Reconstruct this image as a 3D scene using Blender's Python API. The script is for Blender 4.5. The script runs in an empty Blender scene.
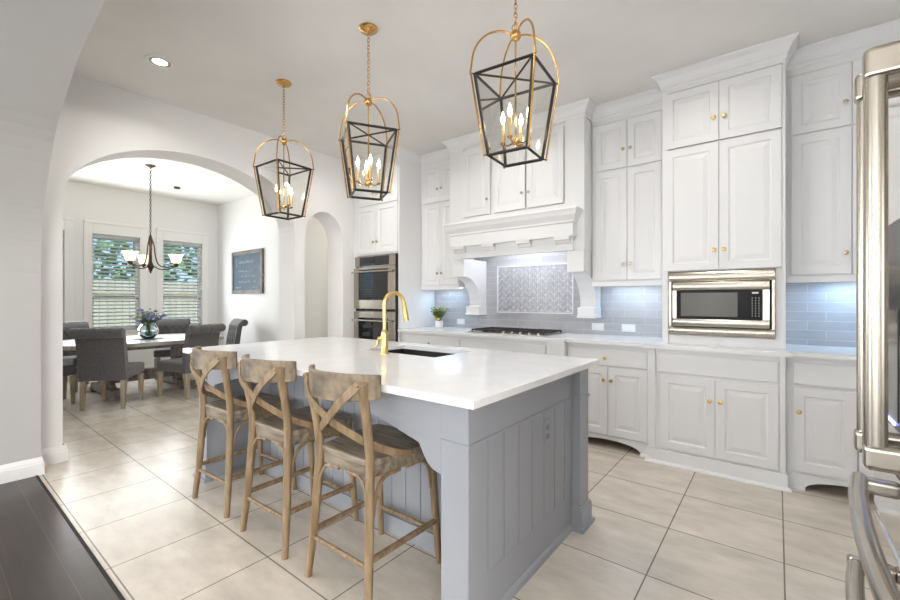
import bpy, bmesh, math, random
from mathutils import Vector, Matrix
random.seed(7)
PI = math.pi
sc = bpy.context.scene
COL = sc.collection

# ------------------------------------------------------------------ camera
cam_d = bpy.data.cameras.new('camera'); cam = bpy.data.objects.new('camera', cam_d); COL.objects.link(cam)
cam.location = (0, 0, 1.30); cam.rotation_euler = (PI/2, 0, math.radians(38.02))
cam_d.sensor_width = 36; cam_d.lens = 418.5/900*36; cam_d.clip_start = 0.02; cam_d.clip_end = 200
sc.camera = cam

# ------------------------------------------------------------------ world, lights, exposure
w = bpy.data.worlds.new('World'); sc.world = w; w.use_nodes = True
bg = w.node_tree.nodes['Background']
sky = w.node_tree.nodes.new('ShaderNodeTexSky'); sky.sky_type = 'HOSEK_WILKIE'; sky.turbidity = 4; sky.sun_direction = (0.3, -0.5, 0.8)
w.node_tree.links.new(sky.outputs[0], bg.inputs[0]); bg.inputs[1].default_value = 3.6
sc.view_settings.view_transform = 'Standard'; sc.view_settings.look = 'None'
sc.view_settings.gamma = 1; sc.view_settings.use_curve_mapping = False
sc.view_settings.exposure = 0.50
sc.cycles.max_bounces = 8; sc.cycles.diffuse_bounces = 5; sc.cycles.glossy_bounces = 4
sc.cycles.transparent_max_bounces = 16; sc.cycles.sample_clamp_indirect = 6

def area(name, loc, rot, sx, sy, power, color=(1, 1, 1), spread=180):
    l = bpy.data.lights.new(name, 'AREA'); l.shape = 'RECTANGLE'; l.size = sx; l.size_y = sy
    l.energy = power; l.color = color; l.spread = math.radians(spread)
    o = bpy.data.objects.new(name, l); COL.objects.link(o); o.location = loc; o.rotation_euler = rot
    return o
def lamp(name, loc, power, color=(1, .85, .65), r=.02, parent=None):
    l = bpy.data.lights.new(name, 'POINT'); l.energy = power; l.color = color; l.shadow_soft_size = r
    o = bpy.data.objects.new(name, l); COL.objects.link(o); o.location = loc
    if parent: o.parent = parent
    return o
# added fill lamps standing in for living room daylight behind the camera
area('fill_living_back', (-1.5, -4.85, 1.55), (PI/2, 0, PI), 6.0, 2.3, 470, (.95, .975, 1))
area('fill_living_left', (-5.8, -2.6, 1.55), (0, -PI/2, 0), 2.3, 3.0, 110, (.95, .975, 1))  # lamp only, the left wall has no window
area('fill_living_right', (3.35, -2.3, 1.6), (0, PI/2, 0), 2.1, 2.2, 170, (1, .98, .95))  # added to brighten the arch wall from the right
# daylight through the breakfast room windows
area('daylight_breakfast', (-8.74, 1.75, 1.62), (0, -PI/2, 0), 1.5, 2.9, 66, (.95, .98, 1))
area('hall_fill_light', (-5.4, 5.0, 3.1), (0, 0, 0), .5, .5, 9, (1, .93, .82))  # added to brighten the hall seen through the small arch
sun_d = bpy.data.lights.new('sun', 'SUN'); sun_d.energy = 7; sun_d.angle = .02; sun_d.color = (1, .96, .9)
sun_o = bpy.data.objects.new('sun', sun_d); COL.objects.link(sun_o); sun_o.rotation_euler = Vector((.55, .42, .80)).to_track_quat('Z', 'Y').to_euler()
# ceiling downlights; only the first has a recessed fixture, the rest are added lamps
def can_and_fill_light(x, y, z, power, spread=150):
    l = bpy.data.lights.new('can_and_fill_light', 'AREA'); l.shape = 'DISK'; l.size = .13; l.energy = power; l.color = (1, .97, .93); l.spread = math.radians(spread)
    o = bpy.data.objects.new('can_and_fill_light', l); COL.objects.link(o); o.location = (x, y, z-.012)
CANS_AND_FILLS = [(-3.8, 1.18), (-1.9, 1.0), (-.2, 1.1), (-3.7, 3.0), (-2.2, 3.1), (-.5, 3.0)]
for x, y in CANS_AND_FILLS: can_and_fill_light(x, y, 3.16, 5)

# ------------------------------------------------------------------ materials
def mat(name, color=(.8, .8, .8), rough=.5, metal=0, spec=.5, coat=0, emit=None, estr=0):
    m = bpy.data.materials.new(name); m.use_nodes = True
    b = m.node_tree.nodes['Principled BSDF']
    b.inputs['Base Color'].default_value = (*color, 1); b.inputs['Roughness'].default_value = rough
    b.inputs['Metallic'].default_value = metal; b.inputs['Specular IOR Level'].default_value = spec
    b.inputs['Coat Weight'].default_value = coat
    if emit: b.inputs['Emission Color'].default_value = (*emit, 1); b.inputs['Emission Strength'].default_value = estr
    return m
def nt(m): return m.node_tree.nodes, m.node_tree.links, m.node_tree.nodes['Principled BSDF']
def noise_mix(m, c1, c2, scale, stretch=(1, 1, 1), detail=4, lo=.35, hi=.65, bump=0, rough=None):
    N, L, b = nt(m)
    tc = N.new('ShaderNodeTexCoord'); mp = N.new('ShaderNodeMapping'); mp.inputs['Scale'].default_value = stretch
    no = N.new('ShaderNodeTexNoise'); no.inputs['Scale'].default_value = scale; no.inputs['Detail'].default_value = detail
    cr = N.new('ShaderNodeValToRGB'); cr.color_ramp.elements[0].position = lo; cr.color_ramp.elements[1].position = hi
    cr.color_ramp.elements[0].color = (*c1, 1); cr.color_ramp.elements[1].color = (*c2, 1)
    L.new(tc.outputs['Object'], mp.inputs[0]); L.new(mp.outputs[0], no.inputs['Vector']); L.new(no.outputs['Fac'], cr.inputs[0]); L.new(cr.outputs[0], b.inputs['Base Color'])
    if bump:
        bp = N.new('ShaderNodeBump'); bp.inputs['Strength'].default_value = bump; bp.inputs['Distance'].default_value = .002
        L.new(no.outputs['Fac'], bp.inputs['Height']); L.new(bp.outputs[0], b.inputs['Normal'])
    return m
def brick(m, width, row, mortar, c1, c2, cm, off=.5, shift=(0, 0, 0), axes='XY', bump=.3, noise=None):
    N, L, b = nt(m)
    tc = N.new('ShaderNodeTexCoord'); sp = N.new('ShaderNodeSeparateXYZ'); cb = N.new('ShaderNodeCombineXYZ')
    ad = N.new('ShaderNodeVectorMath'); ad.operation = 'ADD'; ad.inputs[1].default_value = shift
    L.new(tc.outputs['Object'], ad.inputs[0]); L.new(ad.outputs[0], sp.inputs[0])
    L.new(sp.outputs[axes[0]], cb.inputs[0]); L.new(sp.outputs[axes[1]], cb.inputs[1])
    br = N.new('ShaderNodeTexBrick'); br.offset = off; br.inputs['Scale'].default_value = 1
    br.inputs['Brick Width'].default_value = width; br.inputs['Row Height'].default_value = row
    br.inputs['Mortar Size'].default_value = mortar; br.inputs['Mortar Smooth'].default_value = .1; br.inputs['Bias'].default_value = 0
    br.inputs['Color1'].default_value = (*c1, 1); br.inputs['Color2'].default_value = (*c2, 1); br.inputs['Mortar'].default_value = (*cm, 1)
    L.new(cb.outputs[0], br.inputs['Vector'])
    out = br.outputs['Color']
    if noise:
        sc_, stretch, amt = noise
        mp = N.new('ShaderNodeMapping'); mp.inputs['Scale'].default_value = stretch; L.new(ad.outputs[0], mp.inputs[0])
        no = N.new('ShaderNodeTexNoise'); no.inputs['Scale'].default_value = sc_; no.inputs['Detail'].default_value = 6; no.inputs['Roughness'].default_value = .62
        L.new(mp.outputs[0], no.inputs['Vector'])
        mr = N.new('ShaderNodeMapRange'); mr.inputs['From Min'].default_value = .3; mr.inputs['From Max'].default_value = .7
        mr.inputs['To Min'].default_value = 1-amt; mr.inputs['To Max'].default_value = 1+amt*.45
        L.new(no.outputs['Fac'], mr.inputs['Value'])
        vm = N.new('ShaderNodeVectorMath'); vm.operation = 'MULTIPLY'; L.new(out, vm.inputs[0]); L.new(mr.outputs[0], vm.inputs[1]); out = vm.outputs[0]
    L.new(out, b.inputs['Base Color'])
    if bump:
        bp = N.new('ShaderNodeBump'); bp.inputs['Strength'].default_value = bump; bp.inputs['Distance'].default_value = .002; bp.invert = True
        L.new(br.outputs['Fac'], bp.inputs['Height']); L.new(bp.outputs[0], b.inputs['Normal'])
    return m
def glass(name, tint=(1, 1, 1), refl=1.0):
    m = bpy.data.materials.new(name); m.use_nodes = True; N = m.node_tree.nodes; L = m.node_tree.links
    N.remove(N['Principled BSDF']); out = N['Material Output']
    t = N.new('ShaderNodeBsdfTransparent'); t.inputs[0].default_value = (*tint, 1)
    g = N.new('ShaderNodeBsdfGlossy'); g.inputs['Roughness'].default_value = .02
    fr = N.new('ShaderNodeFresnel'); fr.inputs[0].default_value = 1.45
    mu = N.new('ShaderNodeMath'); mu.operation = 'MULTIPLY'; mu.inputs[1].default_value = refl; L.new(fr.outputs[0], mu.inputs[0])
    mx = N.new('ShaderNodeMixShader'); L.new(mu.outputs[0], mx.inputs[0]); L.new(t.outputs[0], mx.inputs[1]); L.new(g.outputs[0], mx.inputs[2]); L.new(mx.outputs[0], out.inputs[0])
    return m

M = {}
M['wall'] = noise_mix(mat('wall_paint', rough=.85, spec=.2), (.80, .79, .775), (.82, .81, .80), 3, bump=.03)
M['wall_d'] = mat('wall_paint_breakfast', (.80, .805, .80), .85, spec=.2)
M['wall_b'] = mat('wall_paint_hall', (.62, .585, .50), .85, spec=.2)
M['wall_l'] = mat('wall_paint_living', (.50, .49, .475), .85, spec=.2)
M['ceil'] = noise_mix(mat('ceiling_paint', rough=.9, spec=.1), (.77, .745, .72), (.83, .81, .785), 1.2, bump=.02)  # blotchy ceiling light is put into the colour as a broad mottle
M['trim'] = mat('trim_white', (.84, .835, .82), .4)
M['cab'] = mat('cabinet_white', (.80, .80, .805), .42, spec=.4)
M['gap'] = mat('cabinet_shadow_gap', (.30, .29, .28), .8)
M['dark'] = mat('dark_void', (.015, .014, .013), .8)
M['island'] = mat('island_grey', (.315, .325, .35), .42, spec=.4)
M['quartz'] = noise_mix(mat('quartz_white', rough=.12, spec=.5), (.82, .82, .82), (.86, .86, .86), 9)
M['tile'] = brick(mat('floor_tile', rough=.27, spec=.45), .515, .515, .0035, (.68, .61, .53), (.63, .57, .49), (.22, .185, .155), 0, (.488+5.15, -2.645+5.15, 0), 'XY', .25, (3.2, (1, 2.2, 1), .22))
M['wood_floor'] = brick(mat('hardwood_floor', rough=.28, spec=.5), 1.25, .188, .0016, (.036, .025, .020), (.055, .040, .032), (.11, .09, .08), .37, (10.4, 9.993-.1, 0), 'XY', .4, (4, (.4, 9, 1), .45))
M['splash'] = brick(mat('backsplash_tile', rough=.18, spec=.6), .30, .0735, .0025, (.385, .385, .405), (.43, .43, .45), (.54, .54, .55), .37, (9.9, 0, -.944+.765), 'XZ', .3, (7, (1, 1, 2.5), .10))
M['chev'] = noise_mix(mat('chevron_tile', rough=.2, spec=.6), (.33, .33, .37), (.46, .46, .50), 14)
M['grout'] = mat('white_grout', (.85, .85, .86), .6)
M['brass'] = mat('brushed_brass', (.58, .345, .125), .27, 1)
M['gold'] = mat('faucet_brass', (.68, .47, .18), .28, 1)
M['black'] = mat('black_metal', (.035, .03, .027), .38, .6)
M['bronze'] = mat('dark_bronze', (.07, .05, .035), .35, .8)
M['steel'] = mat('stainless_steel', (.44, .40, .345), .25, 1)
M['steel_b'] = mat('stainless_bright', (.50, .465, .41), .24, 1)
M['steel_f'] = mat('stainless_fridge', (.66, .64, .61), .09, 1)
M['nickel'] = mat('nickel_knob', (.52, .45, .34), .28, 1)
M['bglass'] = mat('oven_glass', (.006, .009, .014), .03, spec=1.0, coat=.6)
M['mglass'] = mat('microwave_window', (.10, .095, .08), .18, spec=.3)
M['panel_blk'] = mat('control_panel_black', (.008, .008, .008), .25, spec=.12)
M['iron'] = mat('cast_iron', (.018, .018, .02), .45)
M['candle'] = mat('candle_sleeve_brass', (.75, .55, .28), .35, .9)
M['bulb'] = mat('flame_bulb', (1, .9, .7), .3, emit=(1, .86, .62), estr=26)
M['shade'] = mat('frosted_shade', (.9, .82, .66), .5, emit=(1, .83, .55), estr=.9)
M['canlens'] = mat('can_lens', (1, 1, 1), .5, emit=(1, .96, .88), estr=5)
M['ledstrip'] = mat('led_strip', (1, 1, 1), .5, emit=(.82, .90, 1), estr=4)
M['glass'] = glass('clear_glass', (.97, .97, .95), .9)
M['wglass'] = glass('window_glass', (.93, .98, .97), .5)
M['vglass'] = glass('vase_glass', (.86, .95, .98), 1.2)
M['fabric'] = noise_mix(mat('charcoal_velvet', rough=.8, spec=.25), (.085, .082, .086), (.12, .116, .12), 60, bump=.1)
M['fabric'].node_tree.nodes['Principled BSDF'].inputs['Sheen Weight'].default_value = .35
M['oak'] = noise_mix(mat('washed_oak', rough=.6), (.28, .225, .165), (.42, .35, .27), 6, (6, 6, .8), bump=.15)
M['stool'] = noise_mix(mat('stool_weathered_wood', rough=.5), (.105, .078, .05), (.33, .255, .17), 5, (2.2, 6, 2.6), 6, .32, .66, bump=.2)
M['stool2'] = noise_mix(mat('stool_leg_wood', rough=.5), (.185, .12, .062), (.32, .225, .13), 5, (8, 8, 1.2), 5, bump=.15)
M['stool3'] = noise_mix(mat('stool_seat_wood', rough=.45), (.12, .09, .06), (.36, .30, .225), 4, (1.2, 9, 6), 6, .33, .7, bump=.2)
M['table'] = noise_mix(mat('table_weathered_wood', rough=.28, spec=.5), (.30, .27, .24), (.44, .41, .37), 5, (6, .8, 1), 6, bump=.1)
M['tbase'] = noise_mix(mat('table_base_wood', rough=.6), (.15, .13, .115), (.26, .235, .205), 6, (3, 3, 1))
M['vase'] = mat('white_ceramic', (.82, .82, .80), .35)
M['leaf'] = noise_mix(mat('leaf_green', rough=.5), (.05, .12, .035), (.16, .26, .07), 30)
M['leaf2'] = mat('leaf_grey_green', (.19, .25, .19), .6)
M['yellow'] = mat('yellow_petal', (.68, .58, .10), .6)
M['cream'] = mat('cream_petal', (.72, .74, .62), .6)
M['blue'] = mat('blue_petal', (.16, .18, .50), .6)
M['stem'] = mat('stem_green', (.08, .14, .05), .6)
M['slate'] = noise_mix(mat('chalkboard_slate', rough=.6), (.028, .065, .10), (.042, .088, .13), 6)
M['chalk'] = mat('chalk', (.62, .70, .76), .9)
M['frame'] = noise_mix(mat('grey_wood_frame', rough=.6), (.10, .09, .085), (.20, .18, .17), 9)
M['blind'] = mat('blind_white', (.86, .87, .87), .5)
def add_translucent(m, col, f):
    N, L, b_ = nt(m); tr = N.new('ShaderNodeBsdfTranslucent'); tr.inputs[0].default_value = (*col, 1); mx = N.new('ShaderNodeMixShader'); mx.inputs[0].default_value = f
    L.new(b_.outputs[0], mx.inputs[1]); L.new(tr.outputs[0], mx.inputs[2]); L.new(mx.outputs[0], N['Material Output'].inputs[0])
add_translucent(M['blind'], (.95, .96, .96), .6)
M['fence'] = brick(mat('fence_wood', rough=.9), .14, 4, .006, (.44, .42, .38), (.37, .35, .32), (.08, .07, .05), 0, (0, 20, 0), 'YZ', .5)
M['bush'] = noise_mix(mat('hedge_leaves', rough=.7), (.05, .15, .08), (.30, .50, .26), 8, detail=8, lo=.38, hi=.6)
M['grass'] = noise_mix(mat('lawn', rough=.9), (.08, .15, .04), (.14, .24, .07), 12)
M['outlet'] = mat('outlet_white', (.80, .80, .80), .4)
M['mat'] = mat('dark_mat', (.03, .028, .026), .7)
M['led'] = mat('blue_led', (.1, .2, 1), .4, emit=(.25, .30, 1), estr=6)
M['char'] = mat('display_marks', (.75, .72, .66), .5)

# ------------------------------------------------------------------ mesh builder
class MB:
    def __init__(s): s.v = []; s.f = []; s.M = None
    def add(s, vs, fs):
        n = len(s.v)
        for p in vs:
            p = Vector(p)
            if s.M is not None: p = s.M @ p
            s.v.append(p)
        s.f += [tuple(i+n for i in f) for f in fs]; return s
    def box(s, x0, x1, y0, y1, z0, z1):
        return s.add([(x0, y0, z0), (x1, y0, z0), (x1, y1, z0), (x0, y1, z0), (x0, y0, z1), (x1, y0, z1), (x1, y1, z1), (x0, y1, z1)],
                     [(0, 3, 2, 1), (4, 5, 6, 7), (0, 1, 5, 4), (1, 2, 6, 5), (2, 3, 7, 6), (3, 0, 4, 7)])
    def hexa(s, a, b):   # two quads (4 pts each) joined
        return s.add(list(a)+list(b), [(3, 2, 1, 0), (4, 5, 6, 7), (0, 1, 5, 4), (1, 2, 6, 5), (2, 3, 7, 6), (3, 0, 4, 7)])
    def prism(s, poly, axis, a0, a1):
        def P(u, v, a): return {'x': (a, u, v), 'y': (u, a, v), 'z': (u, v, a)}[axis]
        n = len(poly)
        return s.add([P(u, v, a0) for u, v in poly]+[P(u, v, a1) for u, v in poly],
                     [tuple(range(n))[::-1], tuple(range(n, 2*n))]+[(i, (i+1) % n, n+(i+1) % n, n+i) for i in range(n)])
    def tube(s, pts, r, n=10, flat=None, closed=False):
        pts = [Vector(p) for p in pts]; k = len(pts); rs = r if isinstance(r, (list, tuple)) else [r]*k
        vs = []; up = None
        for i, p in enumerate(pts):
            if closed: t = (pts[(i+1) % k]-pts[i-1])
            else: t = pts[min(i+1, k-1)]-pts[max(i-1, 0)]
            t.normalize()
            if up is None:
                up = Vector((0, 0, 1)) if abs(t.z) < .9 else Vector((1, 0, 0))
            a = t.cross(up);
            if a.length < 1e-4: a = t.cross(Vector((0, 1, 0)))
            a.normalize(); b = a.cross(t); up = b
            for j in range(n):
                th = 2*PI*j/n; c, d = math.cos(th), math.sin(th)
                if flat: c *= flat[0]; d *= flat[1]
                vs.append(p+a*(c*rs[i])+b*(d*rs[i]))
        fs = []
        for i in range(k if closed else k-1):
            i2 = (i+1) % k
            for j in range(n): fs.append((i*n+j, i*n+(j+1) % n, i2*n+(j+1) % n, i2*n+j))
        if not closed: fs += [tuple(range(n)), tuple(range((k-1)*n, k*n))[::-1]]
        return s.add(vs, fs)
    def cyl(s, p0, p1, r0, r1=None, n=14): return s.tube([p0, p1], [r0, r0 if r1 is None else r1], n)
    def lathe(s, prof, c=(0, 0, 0), n=20, axis='z', cap=True):
        vs = []; fs = []; k = len(prof)
        for r, h in prof:
            for j in range(n):
                th = 2*PI*j/n; a, b = r*math.cos(th), r*math.sin(th)
                if axis == 'z': vs.append((c[0]+a, c[1]+b, c[2]+h))
                elif axis == 'y': vs.append((c[0]+a, c[1]+h, c[2]+b))
                else: vs.append((c[0]+h, c[1]+a, c[2]+b))
        for i in range(k-1):
            for j in range(n): fs.append((i*n+j, i*n+(j+1) % n, (i+1)*n+(j+1) % n, (i+1)*n+j))
        if cap: fs += [tuple(range(n))[::-1], tuple(range((k-1)*n, k*n))]
        return s.add(vs, fs)
    def sphere(s, c, r, n=12, m=8, sz=1):
        return s.lathe([(max(1e-4, r*math.sin(PI*i/m)), -r*sz*math.cos(PI*i/m)) for i in range(m+1)], c, n)
    def sweep(s, prof, path):   # moulding: prof (out, z); path [(x,y)]; outward = right-hand side of travel direction
        k = len(path); n = len(prof); vs = []
        nrm = []
        for i in range(k-1):
            d = Vector((path[i+1][0]-path[i][0], path[i+1][1]-path[i][1])); d.normalize(); nrm.append(Vector((d.y, -d.x)))
        for i, p in enumerate(path):
            if i == 0: m = nrm[0]
            elif i == k-1: m = nrm[-1]
            else:
                m = nrm[i-1]+nrm[i]; m = m/ (1+nrm[i-1].dot(nrm[i]))
            for o, z in prof: vs.append((p[0]+m.x*o, p[1]+m.y*o, z))
        fs = [tuple(range(n)), tuple(range((k-1)*n, k*n))[::-1]]
        for i in range(k-1):
            for j in range(n): fs.append((i*n+j, (i+1)*n+j, (i+1)*n+(j+1) % n, i*n+(j+1) % n))
        return s.add(vs, fs)
    def door(s, x0, x1, z0, z1, y, th=.019, fr=.058, raised=True):
        rings = [(0, 0)]
        if raised: rings += [(fr, 0), (fr+.007, .008), (fr+.016, .008), (fr+.046, .0015)]
        else: rings = [(0, .004), (.006, 0)]
        vs = []; fs = []
        def ring(i, dy): return [(x0+i, y+dy, z0+i), (x1-i, y+dy, z0+i), (x1-i, y+dy, z1-i), (x0+i, y+dy, z1-i)]
        vs += ring(0, th)
        for i, dy in rings: vs += ring(i, dy)
        for k in range(len(rings)):
            a = 4*k; b = a+4
            for j in range(4): fs.append((a+j, a+(j+1) % 4, b+(j+1) % 4, b+j))
        e = 4*len(rings); fs += [(e, e+1, e+2, e+3), (3, 2, 1, 0)]
        return s.add(vs, fs)

def link(name, mb, m, parent=None, off=(0, 0, 0), bevel=0, smooth=False, seg=2, sub=0):
    me = bpy.data.meshes.new(name); o3 = Vector(off)
    me.from_pydata([tuple(v-o3) for v in mb.v], [], mb.f); me.validate()
    bm = bmesh.new(); bm.from_mesh(me); bmesh.ops.recalc_face_normals(bm, faces=bm.faces); bm.to_mesh(me); bm.free()
    me.materials.append(m)
    o = bpy.data.objects.new(name, me); COL.objects.link(o)
    if parent: o.parent = parent
    if smooth:
        for p in me.polygons: p.use_smooth = True
    if sub:
        md = o.modifiers.new('sub', 'SUBSURF'); md.levels = sub; md.render_levels = sub
    if bevel:
        md = o.modifiers.new('bevel', 'BEVEL'); md.width = bevel; md.segments = seg; md.limit_method = 'ANGLE'; md.angle_limit = math.radians(40)
        if not smooth: md.harden_normals = False
    if smooth and not sub:
        me.shade_smooth() if hasattr(me, 'shade_smooth') else None
        try: me.set_sharp_from_angle(angle=math.radians(42))
        except Exception: pass
    return o
class Thing:
    def __init__(s, name, label, cat, loc=(0, 0, 0), rz=0, group=None, local=False):
        o = bpy.data.objects.new(name, None); COL.objects.link(o); o.location = loc; o.rotation_euler = (0, 0, rz); o.empty_display_size = .1
        o['label'] = label; o['category'] = cat
        if group: o['group'] = group
        s.o = o; s.off = (0, 0, 0) if local else loc
    def part(s, name, mb, m, parent=None, label=None, **k):
        c = link(name, mb, m, parent or s.o, s.off, **k)
        if label: c['label'] = label
        return c
def single(name, label, cat, mb, m, origin=(0, 0, 0), group=None, **k):
    o = link(name, mb, m, None, origin, **k); o.location = origin; o['label'] = label; o['category'] = cat
    if group: o['group'] = group
    return o
def struct(name, mb, m, parent=None, **k):
    o = link(name, mb, m, parent, **k)
    if not parent: o['kind'] = 'structure'
    return o
def copy_tree(o, parent=None):
    c = o.copy(); COL.objects.link(c)
    if parent: c.parent = parent
    for ch in list(o.children): copy_tree(ch, c)
    return c
def bez(p0, p1, p2, p3, n=10):
    P = [Vector(p) for p in (p0, p1, p2, p3)]
    return [P[0]*(1-t)**3+P[1]*3*t*(1-t)**2+P[2]*3*t*t*(1-t)+P[3]*t**3 for t in [i/n for i in range(n+1)]]
def spline(pts, n=6):
    P = [Vector(p) for p in pts]; P = [P[0]*2-P[1]]+P+[P[-1]*2-P[-2]]; out = []
    for i in range(1, len(P)-2):
        a, b, c, d = P[i-1:i+3]
        for k in range(n):
            t = k/n; out.append(.5*((2*b)+(c-a)*t+(2*a-5*b+4*c-d)*t*t+(3*b-a-3*c+d)*t**3))
    out.append(P[-2]); return out

# ------------------------------------------------------------------ SETTING
TW = .34; CZ = 3.16; DZ = 3.20; WX = -4.54; WB = 4.37; WR = 1.0
b = MB(); b.box(-9.1, 1.1, .555, 4.5, -.05, 0); b.box(-9.1, -6.1, -1.6, .555, -.05, 0); b.box(-6.3, -4.5, 4.4, 6.2, -.05, 0); struct('floor', b, M['tile'])
b = MB(); b.box(-6.1, 3.6, -5.1, .553, -.05, .001); struct('floor_living', b, M['wood_floor'])
b = MB(); b.box(-6.1, 3.6, .548, .562, 0, .004); struct('trim_1', b, M['dark'])
b = MB(); b.box(WX-.0, 1.1, .58, 4.5, CZ, CZ+.1); struct('ceiling', b, M['ceil'])
b = MB(); b.box(-9.1, -6.1, -1.6, 6.2, DZ, DZ+.1); b.box(-6.1, WX-TW, .58, 6.2, DZ, DZ+.1); struct('ceiling_breakfast', b, M['wall_d'])
b = MB(); b.box(-6.1, 3.6, -5.1, .58, CZ, CZ+.1); struct('ceiling_living', b, M['ceil'])
b = MB(); b.box(WX-TW, 1.1, WB, WB+.12, 0, 3.3); struct('wall_back', b, M['wall'])
b = MB(); b.box(WR, WR+.12, .58, WB+.1, 0, 3.3); struct('wall_right', b, M['wall'])

# arch wall between kitchen and breakfast room (x = WX-TW .. WX), profile in (y,z) with two arched openings
def arch_pts(y0, y1, zs, zt, n=28, p=2.0):
    c = (y0+y1)/2; a = (y1-y0)/2; out = []
    for i in range(n+1):
        th = PI-PI*i/n
        out.append((c+a*math.copysign(abs(math.cos(th))**(2/p), math.cos(th)), zs+(zt-zs)*math.sin(th)**(2/p)))
    return out
def arch_wall(axis, a0, a1, lo, hi, top, openings):
    b = MB(); cur = lo
    for (y0, y1, zs, zt) in openings:
        if y0 > cur: b.prism([(cur, 0), (y0, 0), (y0, top), (cur, top)], axis, a0, a1)
        ap = arch_pts(y0, y1, zs, zt)
        for i in range(len(ap)-1):
            (u0, v0), (u1, v1) = ap[i], ap[i+1]
            if u1-u0 > 1e-5: b.prism([(u0, v0), (u1, v1), (u1, top), (u0, top)], axis, a0, a1)
        cur = y1
    if hi > cur: b.prism([(cur, 0), (hi, 0), (hi, top), (cur, top)], axis, a0, a1)
    return b
def weld_link(b, name, m):
    o = struct(name, b, m)
    bm = bmesh.new(); bm.from_mesh(o.data); bmesh.ops.remove_doubles(bm, verts=bm.verts, dist=1e-4)
    # drop interior duplicate faces between neighbouring strips
    seen = {}
    for f in bm.faces:
        k = tuple(sorted(v.index for v in f.verts)); seen.setdefault(k, []).append(f)
    kill = [f for fl in seen.values() if len(fl) > 1 for f in fl]
    bmesh.ops.delete(bm, geom=kill, context='FACES'); bmesh.ops.recalc_face_normals(bm, faces=bm.faces); bm.to_mesh(o.data); bm.free()
    return o
ARCH = (.735, 2.79, 2.12, 2.735); ARCH2 = (2.93, 3.505, 2.06, 2.42)
b = arch_wall('x', WX-TW, WX, .58, WB, 3.3, [ARCH, ARCH2]); weld_link(b, 'wall_left', M['wall'])
# breakfast room shell
YC = 3.77
b = MB(); b.box(-9.0, -6.12, YC, YC+.12, 0, 3.3); b.box(-6.24, -6.12, YC, 6.1, 0, 3.3); struct('wall_breakfast_back', b, M['wall_d'])
b = MB(); b.box(-6.3, -4.8, 6.0, 6.12, 0, 3.3); b.box(WX-TW-.01, WX-TW+.12, 4.4, 6.1, 0, 3.3); struct('wall_hall', b, M['wall_b'])
b = MB(); b.box(-9.0, -6.1, -1.6, -1.48, 0, 3.3); struct('wall_breakfast_front', b, M['wall_d'])
XW = -8.9
WINS = [(-1.2, -.25), (.78, 1.46), (1.80, 2.46), (2.81, 3.475)]; WZ0, WZ1 = .78, 2.40
b = MB()
ys = [-1.6]+[v for w_ in WINS for v in w_]+[3.9]
for i in range(0, len(ys), 2): b.box(XW-.14, XW, ys[i], ys[i+1], 0, 3.3)
for y0, y1 in WINS: b.box(XW-.14, XW, y0, y1, 0, WZ0); b.box(XW-.14, XW, y0, y1, WZ1, 3.3)
struct('wall_breakfast_window', b, M['wall_d'])
def window(n, y0, y1):
    root = bpy.data.objects.new('window_%d' % n, None); COL.objects.link(root); root['kind'] = 'structure'; root.location = (0, 0, 0)
    b = MB(); t = .105
    for (a0, a1, c0, c1) in ((y0-t, y0, WZ0-.1, WZ1+.2), (y1, y1+t, WZ0-.1, WZ1+.2), (y0, y1, WZ1, WZ1+.2), (y0, y1, WZ0-.1, WZ0)): b.box(XW, XW+.02, a0, a1, c0, c1)
    b.box(XW, XW+.035, y0-t-.0, y1+t+.0, WZ1+.17, WZ1+.21); b.box(XW, XW+.04, y0-t, y1+t, WZ0-.03, WZ0)
    link('window_casing', b, M['trim'], root, bevel=.003)
    b = MB(); zm = 1.33
    for (a0, a1, c0, c1) in ((y0, y0+.04, WZ0, WZ1), (y1-.04, y1, WZ0, WZ1), (y0, y1, WZ1-.04, WZ1), (y0, y1, WZ0, WZ0+.05), (y0, y1, zm-.025, zm+.025)): b.box(XW-.12, XW-.08, a0, a1, c0, c1)
    link('window_frame', b, M['trim'], root)
    b = MB(); b.box(XW-.103, XW-.099, y0+.03, y1-.03, WZ0+.04, WZ1-.03); link('window_pane', b, M['wglass'], root)
for i, (y0, y1) in enumerate(WINS): window(i+1, y0, y1)

# living room shell behind the camera; its windows are added to let daylight in
b = MB(); b.box(-6.1, -5.98, -5.1, .58, 0, 3.3); struct('wall_living_left', b, M['wall_l'])
b = MB(); b.box(3.5, 3.62, -5.1, -3.4, 0, 3.3); b.box(3.5, 3.62, -1.2, .6, 0, 3.3); b.box(3.5, 3.62, -3.4, -1.2, 0, .5); b.box(3.5, 3.62, -3.4, -1.2, 2.6, 3.3); struct('wall_living_right', b, M['wall_l'])
root = bpy.data.objects.new('window_9', None); COL.objects.link(root); root['kind'] = 'structure'; root.location = (3.5, -2.3, .5)  # unseen window, added with the lamp that brightens the arch wall
b = MB()
for q in ((-3.4, -3.36, .5, 2.6), (-1.24, -1.2, .5, 2.6), (-2.32, -2.28, .5, 2.6), (-3.4, -1.2, .5, .54), (-3.4, -1.2, 2.56, 2.6)): b.box(3.54, 3.58, q[0], q[1], q[2], q[3])
link('window_frame', b, M['trim'], root, off=(3.5, -2.3, .5))
b = MB(); LW = [(-4.6, -3.2), (-2.9, -1.5), (-1.2, .2), (.5, 1.9)]
xs = [-6.0]+[v for w_ in LW for v in w_]+[3.5]
for i in range(0, len(xs), 2): b.box(xs[i], xs[i+1], -5.1, -4.98, 0, 3.3)
for x0, x1 in LW: b.box(x0, x1, -5.1, -4.98, 0, .5); b.box(x0, x1, -5.1, -4.98, 2.6, 3.3)
struct('wall_living_back', b, M['wall_l'])
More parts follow.
